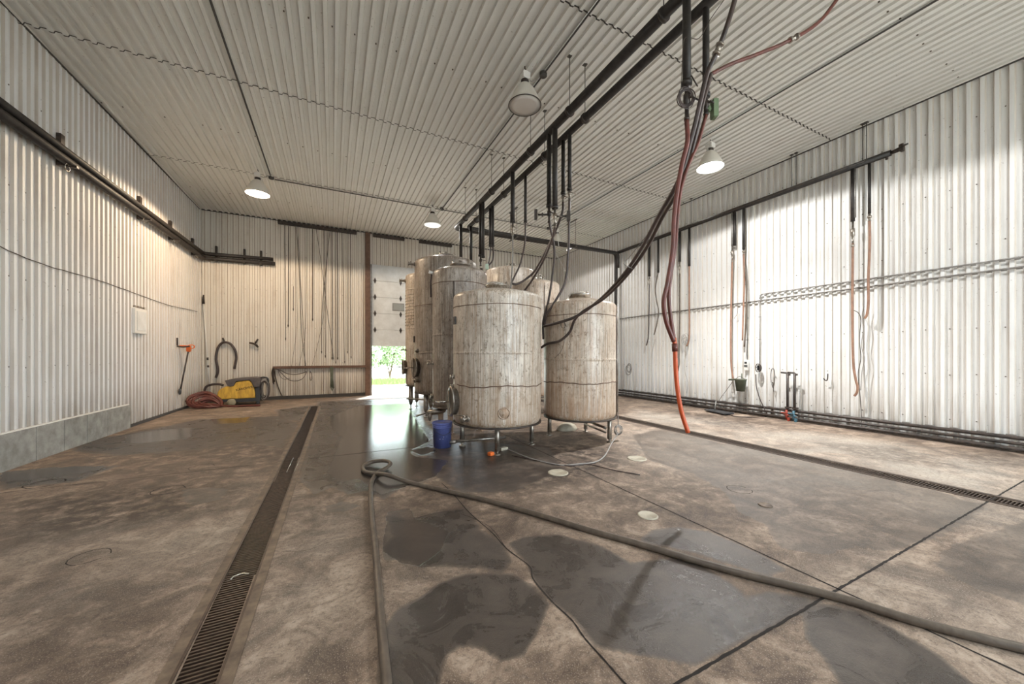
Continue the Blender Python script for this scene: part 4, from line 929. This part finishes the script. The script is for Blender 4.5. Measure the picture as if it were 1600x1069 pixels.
wh([w6 + v((0, 0, -.1)), (1163, 440), (1161, 500), (1160, 532)], .018, 'hosecopper', 'left hose of the close pair on the right wall, above the switch box')
wh([w6 + v((0.02, 0.02, -.1)), (1166, 440), (1166, 500), (1163, 542)], .018, 'hosegrey', 'right hose of the close pair on the right wall, above the switch box')
wh([w7 + v((0, 0, -.4)), (1332, 472), (1333, 560), (1337, 592), (1340, 604), (1339, 613), (1335, 619)], .020, 'hosecopper', 'longest copper brown hose near the right end of the wall pipe')
wh([w8 + v((0, 0, -.12)), (1359, 380), (1357, 433), (1357, 470), (1355, 490), (1351, 498)], .020, 'hosecopper', 'shorter copper brown hose at the right end of the wall pipe')
# conduits on clips
def wall_conduit(pts, r, lab, step=.52):
    T = thing('wall_conduit', pts[0], lab, 'conduit', 'conduits on the right wall'); mb = MB(); mb.tube(elbow(pts, .06), r, 8); mb.build('tube', M['conduit'], T)
    a, b = Vector(pts[-2]), Vector(pts[-1]); L_ = min((b - a).length, 8.0); k = 0
    mb = MB(); mb.box(a + v((.015, 0, -.018)), (.035, .05, .012)); c0 = mb.build('clip', M['conduit'], T)
    while (k + 1) * PITCH < L_:
        k += 1; c = c0.copy(); C.objects.link(c); c.location = (b - a).normalized() * (k * PITCH)
XK = 8.54
wall_conduit([(XK, 9.2, 2.555), (XK, YF + .3, 2.58)], .014, 'long grey conduit along the whole right wall, the lower one')
Yc = Yat(1187, XK); wall_conduit([(XK, Yc, 2.60), (XK, Yc - .02, 2.70), (XK, YF + .3, 2.715)], .013, 'grey conduit on the right wall, the upper one starting above the switch')
for px, y1, lab in ((1187, 572, 'thin grey conduit dropping to the black cable hook on the right wall'), (1167.5, 562, 'thin grey conduit dropping to the switch box on the right wall')):
    Y = Yat(px, XK); mb = MB(); z1 = zat(y1, XK, px); mb.cyl((XK, Y, 2.54), (XK, Y, z1), .009, n=8)
    for zq in (2.2, 1.7): mb.box((XK, Y, zq), (.02, .05, .015))
    tag(mb.build('wall_conduit', M['conduit'], origin=(XK, Y, z1)), lab, 'conduit', 'conduits on the right wall')
p = onX(1166.5, 571, XK); T = thing('switch_box', p, 'small white and black switch box on the right wall above the olive bucket', 'switch box')
mb = MB(); mb.box(p, (.06, .08, .24), bev=.008); mb.build('box', M['white'], T)
mb = MB(); mb.box(p + v((-.033, 0, .06)), (.012, .05, .04)); mb.box(p + v((-.033, 0, -.01)), (.016, .07, .035)); mb.build('switch', M['darkplastic'], T)
# base pipes
for z_, r_, off, lab in ((.20, .028, .10, 'top'), (.125, .022, .12, 'middle'), (.05, .030, .14, 'lowest')):
    T = thing('base_pipe', (XR - off, 4, z_), 'black pipe running along the foot of the right wall, the %s of three' % lab, 'pipe', 'pipes along the foot of the right wall')
    mb = MB(); mb.tube([(XR - off, 9.2, z_), (XR - off - .01, 4, z_ + .004), (XR - off, YF + .2, z_)], r_, 10); mb.build('pipe_run', M['blackiron'], T)
    if lab == 'top':
        y = 9.0; mb = MB(); mb.box((XR - off + .02, y, z_ + .035), (.05, .09, .015)); c0 = mb.build('clip', M['conduit'], T)
        while y > 1:
            y -= .26; c = c0.copy(); C.objects.link(c); c.location = (0, y - 9.0, 0)
# riser taps
for px, m, lab in ((1230.5, 'red', 'black standpipe with a red tap at the foot of the right wall'), (1241.5, 'bluehandle', 'black standpipe with a blue tap at the foot of the right wall')):
    Y = Yat(px, 8.42); z1 = zat(583, 8.42, px); T = thing('standpipe', (8.42, Y, 0), lab, 'standpipe', 'standpipes on the right wall')
    mb = MB(); mb.cyl((8.42, Y, .22), (8.42, Y, z1), .024, n=12); mb.cyl((8.42, Y, z1), (8.42, Y + .12, z1 + .005), .018, n=8); mb.cyl((8.42, Y - .05, z1 - .03), (8.42, Y + .02, z1 - .03), .02, n=8)
    mb.box((8.44, Y, .27), (.09, .08, .03)); mb.build('pipe', M['blackiron'], T)
    mb = MB(); mb.cyl((8.38, Y, .03), (8.38, Y, .22), .02, n=10); mb.cyl((8.38, Y - .05, .12), (8.38, Y + .05, .12), .014, n=8); mb.box((8.36, Y + .04, .16), (.02, .10, .02)); mb.box((8.36, Y - .05, .04), (.05, .03, .07)); mb.build('tap', M[m], T)
# olive bucket on hook
p = onX(1157, 600, 8.40); T = thing('hanging_bucket', p, 'olive plastic bucket hanging on the right wall near a brown hose end', 'bucket')
mb = MB(); mb.lathe([(.085, -.16), (.09, -.165), (.125, .09), (.135, .095), (.135, .11), (.118, .11), (.08, -.15), (.0001, -.15)], p, 24, sx=.8); mb.build('bucket_body', M['olive'], T)
mb = MB(); mb.tube(catmull([p + v((0, -.12, .10)), p + v((-.03, 0, .17)), p + v((0, .12, .10))], 6), .006, 6); mb.cyl(p + v((.05, 0, .12)), p + v((.05, 0, .24)), .012, n=8); mb.cyl(p + v((-.02, .1, .10)), p + v((-.02, .26, .08)), .02, n=8); mb.build('handle', M['olive'], T)
# cable reel / black hose hook
p = onX(1185, 575, 8.46); T = thing('cable_hook', p, 'black hook with a bunched cable on the right wall below the thin conduit', 'hook')
mb = MB(); mb.box(p + v((.03, 0, 0)), (.05, .06, .12), bev=.008); mb.cyl(p, p + v((-.08, 0, .02)), .012, n=8); mb.build('hook_plate', M['darkplastic'], T)
mb = MB()
for k in range(4): mb.tube([p + v((-.03 + .012 * k, (.045 + .006 * k) * math.cos(q), .0 + .09 * math.sin(q))) for q in [2 * PI * i / 18 for i in range(18)]], .006, 6, closed=True)
mb.build('bunched_cable', M['cord'], T)
hose([onX(x, y, 8.42) for x, y in ((1181,585),(1182,605),(1188,625),(1195,640))] + [onZ(1197, 651, .01), onZ(1170, 652, .01), onZ(1145, 650, .01), onZ(1140, 645, .01), onZ(1150, 644, .01)], .010, 'hoseblack', 'dark cable falling from the hook to the floor at the right wall', 'cable', 'cable')
# looped cord, small hook
p = onX(1207.5, 578, 8.50); mb = MB(); mb.tube(catmull([onX(x, y, 8.50) for x, y in ((1205,598),(1204.5,585),(1206,577),(1209,577),(1210.5,586),(1210,598),(1208,606),(1206,600),(1208,598),(1209,612))], 5), .007, 6)
tag(mb.build('looped_cord', M['cord'], origin=p), 'narrow loop of cord hanging on the right wall left of the standpipes', 'cord')
mb = MB(); mb.tube(catmull([onX(x, y, 8.50) for x, y in ((1293.5,584),(1293,592),(1291,595),(1288,593),(1287,591))], 5), .010, 8); tag(mb.build('wall_hook', M['blackiron'], origin=onX(1293, 590, 8.5)), 'small black hook on the bare right wall between standpipes and long hose', 'hook')
for pts, lab, m in ((((1334,485),(1341,489),(1345,500),(1343,530),(1345,560),(1341,585),(1344,620),(1346,650),(1347,672)), 'thin dark wire dangling beside the longest copper hose to the floor', 'cord'),
                  (((1350,478),(1347,495),(1349,515),(1346,540),(1351,560),(1347,580),(1345,610)), 'pale thin wire curling beside the longest copper hose', 'cable'),
                  (((1024,530),(1019,550),(1018,575),(1018,600),(1017,618)), 'pale thin wire below the second hose on the right wall', 'cable'),
                  (((1069,560),(1070,580),(1075,598),(1073,615)), 'pale thin wire below the bright wire tangle on the right wall', 'cable'),
                  (((1153,480),(1152,490),(1147,498)), 'short pale wire curl beside the long brown hose', 'cable'),
                  (((1145,596),(1135,610),(1126,622),(1123,630),(1123,640)), 'thin grey cable slanting from the brown hose end to the floor trolley', 'cord')):
    hose([onX(x, y, 8.48) for x, y in pts], .006, m, lab, 'wire', 'wire', n=6)
for px, py, lab in ((1070, 531, 'bright wire tangle on the right wall at the end of a brown hose'), (982, 577, 'wire tangle on the wall beside the vertical black pipe')):
    c = onX(px, py, 8.46); mb = MB(); r_ = random.Random(px)
    for k in range(5):
        a_, b_ = r_.uniform(.06, .14), r_.uniform(.08, .16); o_ = v((0, r_.uniform(-.04, .04), r_.uniform(-.06, .06)))
        mb.tube([c + o_ + v((r_.uniform(-.004, .004), a_ * math.cos(q), b_ * math.sin(q))) for q in [2 * PI * i / 20 for i in range(20)]], .005, 5, closed=True)
    tag(mb.build('wire_tangle', M['cable' if px > 1000 else 'cord'], origin=c), lab, 'wire coil')
# trolley / squeegee on the floor
p = onZ(1123, 646); T = thing('floor_trolley', (p.x, p.y, 0), 'flat black trolley lying on the floor near the right wall', 'trolley')
mb = MB(); mb.box(p + v((0, 0, .04)), (.25, .62, .03), rz=-.25, bev=.006)
for s in (-1, 1): mb.cyl(p + v((.05 * s, .22 * s, .0)), p + v((.05 * s, .22 * s, .03)), .03, n=10)
mb.build('deck', M['darkplastic'], T); mb = MB(); mb.cyl(p + v((0, .1, .05)), p + v((.05, .1, .28)), .012, n=8); mb.build('upright', M['conduit'], T)

# ------------------------------------------------------------------ left wall things
def left_pipe(z, r, yl, lab):
    T = thing('wall_pipe', (XL(10) + .12, 10, z), lab, 'pipe', 'dark pipes on the left wall'); e = onY(yl, 410, YB - .12)
    mb = MB(); mb.tube(elbow([(XL(YF) + .13, YF + .2, z), (XL(YB) + .13, YB - .13, z), (e.x, YB - .13, z + .03)], .12, 5), r, 12); mb.build('pipe_run', M['pipe'], T); return T
LPa = left_pipe(4.20, .05, 427, 'dark pipe high on the left wall turning onto the back wall, the upper of two')
LPb = left_pipe(4.07, .058, 430, 'dark pipe high on the left wall turning onto the back wall, the lower of two')
for px, py in ((94.5, 235), (218, 330), (266, 365), (301, 392)):
    q = onL(px, py, .06); mb = MB(); mb.box((q.x, q.y, 4.22), (.08, .05, .44), rot=R, bev=.005); mb.box((q.x + .07, q.y, 4.01), (.2, .05, .03), rot=None); mb.build('bracket', M['blackiron'], LPb)
    mb = MB(); mb.tube([(q.x + .09, q.y - .05 + .05 * math.cos(a), 3.97 + .05 * math.sin(a)) for a in [2 * PI * i / 16 for i in range(16)]], .006, 6, closed=True); mb.build('clamp', M['bright'], LPb)
for px in (338, 382, 408):
    q = onY(px, 400, YB - .06); mb = MB(); mb.box((q.x, YB - .06, 4.26), (.05, .06, .40), bev=.005); mb.box((q.x, YB - .1, 4.04), (.05, .2, .03)); mb.build('bracket', M['blackiron'], LPb)
r_ = random.Random(8)
pts = [onL(x, 385 + (487 - 385) * (x / 310) ** .97 + (2.5 * math.sin(x * .03)) + r_.uniform(-.5, .5) + 4 * (x / 310) * (1 - x / 310) * 4, .035) for x in range(0, 312, 14)]
pts = [v((XL(-4) + .035, -4, 2.62)), v((XL(2) + .035, 2, 2.62))] + pts
mb = MB(); mb.tube(pts, .006, 5); tag(mb.build('wall_wire', M['cord'], origin=pts[5]), 'thin dark wire strung along the left wall', 'wire')
p = onL(217.5, 502, .045); T = thing('wall_panel_box', p, 'white framed box mounted on the left wall', 'box')
mb = MB(); mb.box(p, (.46, .06, .58 * .86), rot=R, bev=.015); mb.build('frame', M['white'], T); mb = MB(); mb.box(p + nl * .032, (.35, .012, .37), rot=R); mb.build('cover', M['doorpanel'], T)
mb = MB()
for k in range(4): mb.box(p + dl * (-.18 + .12 * k) + v((0, 0, .27)), (.03, .03, .04), rot=R)
mb.build('clip', M['steel'], T)
# trimmer on hook
p = onL(282, 541, .10); T = thing('wall_hook', p, 'black hook on the left wall holding the orange handled trimmer', 'hook')
mb = MB(); mb.cyl(p + v((-.06, 0, .02)), p + v((-.06, 0, .2)), .02, n=8); mb.tube(catmull([p + v((-.06, .0, 0)), p + v((.05, -.02, -.02)), p + v((.18, -.04, 0))], 4), .018, 8); mb.build('bracket', M['blackiron'], T)
p = onL(295, 545, .22); T = thing('string_trimmer', p, 'trimmer with orange handle and dark shaft leaning on the left wall', 'trimmer')
q = onL(281, 612, .14); q.z = max(q.z, .3)
mb = MB(); mb.cyl(p, onL(281, 614, .10), .016, n=8); mb.build('shaft', M['blackiron'], T)
mb = MB(); mb.box(p + v((0, 0, .0)), (.08, .08, .16), bev=.02); mb.tube([p + v((.06 + .05 * math.cos(a), -.05 + .05 * math.cos(a), .05 + .045 * math.sin(a))) for a in [2 * PI * i / 16 for i in range(16)]], .012, 8, closed=True); mb.box(p + v((-.1, .02, .06)), (.16, .05, .05), bev=.01); mb.build('handle', M['orangeplastic'], T)
mb = MB(); q = onL(281, 614, .10); mb.lathe([(.018, .10), (.03, .05), (.03, .0), (.02, -.04)], q, 12); mb.build('cutting_head', M['darkplastic'], T)
# pole in the corner
mb_ = [onY(318, 472, YB - .1), onY(322, 530, YB - .12), onY(328, 612, YB - .2)]
T = thing('telescopic_pole', mb_[2], 'thin pale pole with dark joints leaning in the left back corner', 'pole')
mb = MB(); mb.tube(mb_, .016, 8); mb.build('pole', M['white'], T)
mb = MB(); mb.cyl(mb_[0] + v((0, 0, -.05)), mb_[0] + v((0, 0, .2)), .03, .015, n=8); mb.build('tip', M['blackiron'], T)
mb = MB(); a = mb_[1].lerp(mb_[2], .35); b = mb_[1].lerp(mb_[2], .4); mb.cyl(a, b, .024, n=8); a = mb_[1].lerp(mb_[2], .5); b = mb_[1].lerp(mb_[2], .54); mb.cyl(a, b, .024, n=8); mb.build('joint', M['blackiron'], T)
# black hose over hook on back wall
z3 = lambda x, y, Y: onY(260 + x / 7.27, 520 + y / 7.27, Y)
hose([z3(x, y, YB - .12) for x, y in ((562,512),(585,430),(565,300),(580,190),(620,125),(670,108),(730,130),(780,200),(795,280),(785,340),(772,412))], .032, 'hoseblack', 'short thick black hose hung in an arch over a hook on the back wall', n=12)
for (a, b, lab) in (((640,60),(660,110),'black hook on the back wall carrying the arched hose'), ((1040,72),(1000,130),'empty black hook on the back wall right of the arched hose')):
    p, q = z3(*a, YB - .07), z3(*b, YB - .09); mb = MB(); mb.cyl(p, q, .022, n=8)
    if 'empty' in lab: mb.tube(catmull([z3(945, 115, YB - .1), z3(985, 122, YB - .14), z3(1020, 140, YB - .14), z3(1040, 165, YB - .1)], 4), .028, 8)
    else: mb.cyl(q, q + v((0, -.1, 0)), .022, n=8)
    tag(mb.build('wall_hook', M['blackiron'], origin=p), lab, 'hook')

# ------------------------------------------------------------------ yellow pressure washer
base = onZ(385, 631); WY = 12.25; W0 = onY(373.5, 631.5, WY); bx = W0.x
T = thing('pressure_washer', (bx, WY, 0), 'yellow pressure washer with dark cover standing against the back wall', 'pressure washer')
def wp(x, y): return (bx + (x - 820) * .00197, (812 - y) * .00238)
def wprism(poly, y0, y1, name, m, bev=.012):
    mb = MB(); mb.prism([wp(*q) for q in reversed(poly)], WY + y0, WY + y1); return mb.build(name, M[m], T, bevel=bev)
wprism([(600,700),(612,650),(640,620),(700,592),(760,596),(790,580),(812,545),(960,530),(985,565),(1005,610),(1022,650),(1025,738),(620,738)], -.26, .26, 'body', 'yellow', .03)
wprism([(690,527),(780,512),(870,505),(1000,500),(1072,508),(1085,560),(1075,610),(1010,612),(988,560),(962,529),(812,541),(785,592),(745,598),(712,580)], -.275, .275, 'cover', 'cover', .012)
wprism([(575,700),(600,690),(615,735),(1030,735),(1020,620),(1075,612),(1080,770),(1050,775),(850,775),(640,765),(590,740)], -.25, .25, 'chassis', 'darkplastic')
for yy in (-.30, .30):
    c = wp(765, 774); mb = MB(); mb.lathe([(.02, -.035), (.085, -.035), (.095, -.02), (.095, .02), (.085, .035), (.02, .035)], (c[0], WY + yy, .097), 28, rot=Matrix.Rotation(PI / 2, 3, 'X'))
    mb.build('wheel', M['wheel'], T)
c = wp(1052, 780); mb = MB(); mb.lathe([(.02, -.02), (.045, -.02), (.05, 0), (.045, .02), (.02, .02)], (c[0], WY - .2, .052), 18, rot=Matrix.Rotation(PI / 2, 3, 'X')); mb.cyl((c[0], WY - .2, .05), (c[0], WY - .2, .12), .02, n=8); mb.build('caster', M['darkplastic'], T)
mb = MB(); r_ = random.Random(12)
for k in range(14):
    cc = v((wp(1118, 0)[0] + r_.uniform(-.02, .03), WY + r_.uniform(-.15, .15), .40 + r_.uniform(-.05, .05))); a_, b_ = r_.uniform(.07, .10), r_.uniform(.22, .31); rz = r_.uniform(-.5, .5)
    Bz = Matrix.Rotation(rz, 3, 'Z')
    mb.tube([cc + Bz @ v((a_ * math.cos(q), 0, b_ * math.sin(q))) for q in [2 * PI * i / 24 for i in range(24)]], .011, 6, closed=True, mi=k % 2)
mb.build('hanging_hoses', [M['hoseblack'], M['cable']], T)
mb = MB(); mb.tube(catmull([wp3 for wp3 in (v((wp(1060, 0)[0], WY, .70)), v((wp(1100, 0)[0], WY, .73)), v((wp(1150, 0)[0], WY, .70)), v((wp(1165, 0)[0], WY, .6)))], 5), .02, 8); mb.build('push_handle', M['darkplastic'], T)
cu = bpy.data.curves.new('lettering', 'FONT'); cu.body = 'K\u00c4RCHER'; cu.size = .085; cu.extrude = .002
tmp = bpy.data.objects.new('tmp', cu); C.objects.link(tmp); dg = bpy.context.evaluated_depsgraph_get(); tm = bpy.data.meshes.new_from_object(tmp.evaluated_get(dg)); bpy.data.objects.remove(tmp)
tm.materials.clear(); tm.materials.append(M['black']); lo = bpy.data.objects.new('lettering', tm); C.objects.link(lo); lo.parent = T
a = wp(812, 650); lo.location = (a[0] - bx, -.2635, a[1]); lo.rotation_euler = (PI / 2, math.radians(-12), 0)
mb = MB(); mb.tube(catmull([z3(x, y, 12.5) for x, y in ((430,660),(455,612),(520,588),(600,585),(650,598))], 5), .03, 10); tag(mb.build('hose', M['hoseblack'], origin=z3(520, 590, 12.5)), 'arched thick black hose between the red coils and the pressure washer', 'hose')
# red hose coils
T = None; r_ = random.Random(21); pts = []
cxx, cyy = -2.95, 11.85; tau = math.radians(42); N_ = 300
for i in range(N_):
    q = i / 26 * 2 * PI; k = i / N_; w_ = .5 + .5 * math.sin(i * .045); a_ = .22 + .13 * w_; b_ = .13 + .12 * w_
    lift = .035 + b_ * math.sin(tau) * 1.0 + .04 * math.sin(i * .019)
    px_ = cxx + (.16 - .13 * w_) + a_ * math.cos(q); dv = b_ * math.sin(q)
    pts.append(v((px_, cyy + dv * math.cos(tau) - .05 * k + .03 * math.sin(i * .11), max(.03, lift + dv * math.sin(tau) - .16 * max(0, math.cos(q)) * (1 - .3 * k)))))
pts += [v((cxx + .55, cyy - .15, .03)), v((cxx + .9, cyy - .28, .03)), v((cxx + 1.25, cyy - .32, .03))]
mb = MB(); mb.tube(catmull(pts, 3), .026, 8)
tag(mb.build('hose_pile', M['hosered'], origin=(cxx, cyy, 0)), 'heap of dark red hose coiled on the floor in the left back corner', 'hose')

# ------------------------------------------------------------------ back wall: ledge and hanging cords
a, b = onY(425.5, 574, YB - .09), onY(575, 574.5, YB - .09)
mb = MB(); mb.box(((a.x + b.x) / 2, YB - .085, .975), (b.x - a.x - .02, .10, .075), bev=.005); tag(mb.build('wooden_rail', M['brown'], origin=((a.x + b.x) / 2, YB - .08, .975)), 'brown wooden rail across the back wall below the hanging cords', 'rail')
q3 = lambda x, y, off=.06: onY(400 + x / 3.143, 320 + y / 3.143, YB - off)
cords = [
 ([(140,100),(142,400),(145,655)], .008), ([(160,105),(160,400),(158,590)], .010), ([(195,110),(198,400),(200,600),(175,790)], .004), ([(183,400),(183,510)], .008),
 ([(198,110),(210,300),(218,500),(225,650),(245,795)], .007), ([(205,105),(212,250),(222,450),(235,640),(240,790)], .006), ([(248,110),(246,420),(243,600),(235,680),(210,795)], .005),
 ([(278,120),(279,400),(278,560)], .010), ([(295,118),(315,250),(340,450),(360,600),(380,750)], .007), ([(352,130),(345,350),(330,550),(300,700),(275,790)], .005), ([(362,130),(345,300),(325,500),(322,720)], .008),
 ([(335,125),(338,400),(340,740)], .008), ([(372,130),(373,450),(373,750)], .009), ([(390,130),(390,450),(392,770)], .007), ([(400,130),(401,450),(401,750)], .010), ([(423,135),(428,400),(431,650),(436,768)], .007),
 ([(447,138),(448,430),(449,720)], .007), ([(464,140),(463,430),(467,745)], .008)]
ords = ['first', 'second', 'third', 'fourth', 'fifth', 'sixth', 'seventh', 'eighth', 'ninth', 'tenth', 'eleventh', 'twelfth', 'thirteenth', 'fourteenth', 'fifteenth', 'sixteenth', 'seventeenth', 'eighteenth']
cords = sorted(cords, key=lambda k: k[0][-1][0])
for i, (pts, r) in enumerate(cords):
    P = catmull([q3(x, y, .045 + .004 * (i % 4)) for x, y in pts], 6) if len(pts) > 2 else [q3(x, y, .05) for x, y in pts]
    mb = MB(); mb.tube(P, r * .9, 5); e = P[-1]; mb.cyl(e, e + v((0, 0, -.07)), r * 2.0, r, n=6)
    tag(mb.build('cord', M['cord'], origin=P[0]), 'dark cord hanging on the back wall, its lower end %s from the left' % ords[i], 'cord', 'cords hanging below the dark beam')
q4 = lambda x, y, off=.15: onY(420 + x / 7.27, 540 + y / 7.27, YB - off)
for pts, r, lab in (([(70,262),(150,290),(210,320),(300,330),(380,315),(430,295)], .010, 'upper sagging cord slung below the left end of the wooden rail'),
                  ([(100,270),(170,340),(240,395),(320,402),(390,370),(430,300)], .008, 'lower sagging cord slung below the left end of the wooden rail'),
                  ([(60,270),(80,380),(110,480),(150,570),(190,590)], .014, 'dark cord running from the left end of the rail down to the floor'),
                  ([(110,290),(130,350),(180,385),(240,370)], .006, 'faint thin cord loop beside the cord bundle on the rail'),
                  ([(470,290),(465,350),(475,395),(488,380),(485,320),(470,295)], .008, 'small narrow cord loop hanging from the middle of the rail'),
                  ([(615,280),(625,360),(618,440),(625,520)], .005, 'thin cord hanging from the rail left of the strap bundle')):
    mb = MB(); mb.tube(catmull([q4(x, y) for x, y in pts], 6), r, 6); tag(mb.build('cord', M['cord'], origin=q4(*pts[0])), lab, 'cord', 'cords on the wooden rail')
mb = MB(); r_ = random.Random(31)
for k in range(7):
    x0 = 62 + r_.uniform(-16, 16); mb.tube(catmull([q4(x0, 255), q4(x0 - 8 + r_.uniform(-6, 6), 320), q4(55 + r_.uniform(-12, 18), 400 + r_.uniform(-10, 40))], 5), .012, 6)
tag(mb.build('cord_bundle', M['cord'], origin=q4(62, 255)), 'tangled bundle of dark cords hanging from the left end of the rail', 'cord bundle')
mb = MB()
for k in range(5): mb.tube([q4(700 + k * 7, 240), q4(703 + k * 6, 380), q4(700 + k * 9, 480 + 10 * (k % 2))], .012, 6)
mb.tube([q4(702, 470), q4(720, 510), q4(738, 470)], .02, 6)
tag(mb.build('strap_bundle', M['olive'], origin=q4(715, 240)), 'bundle of dark straps hanging straight down from the rail', 'strap bundle')
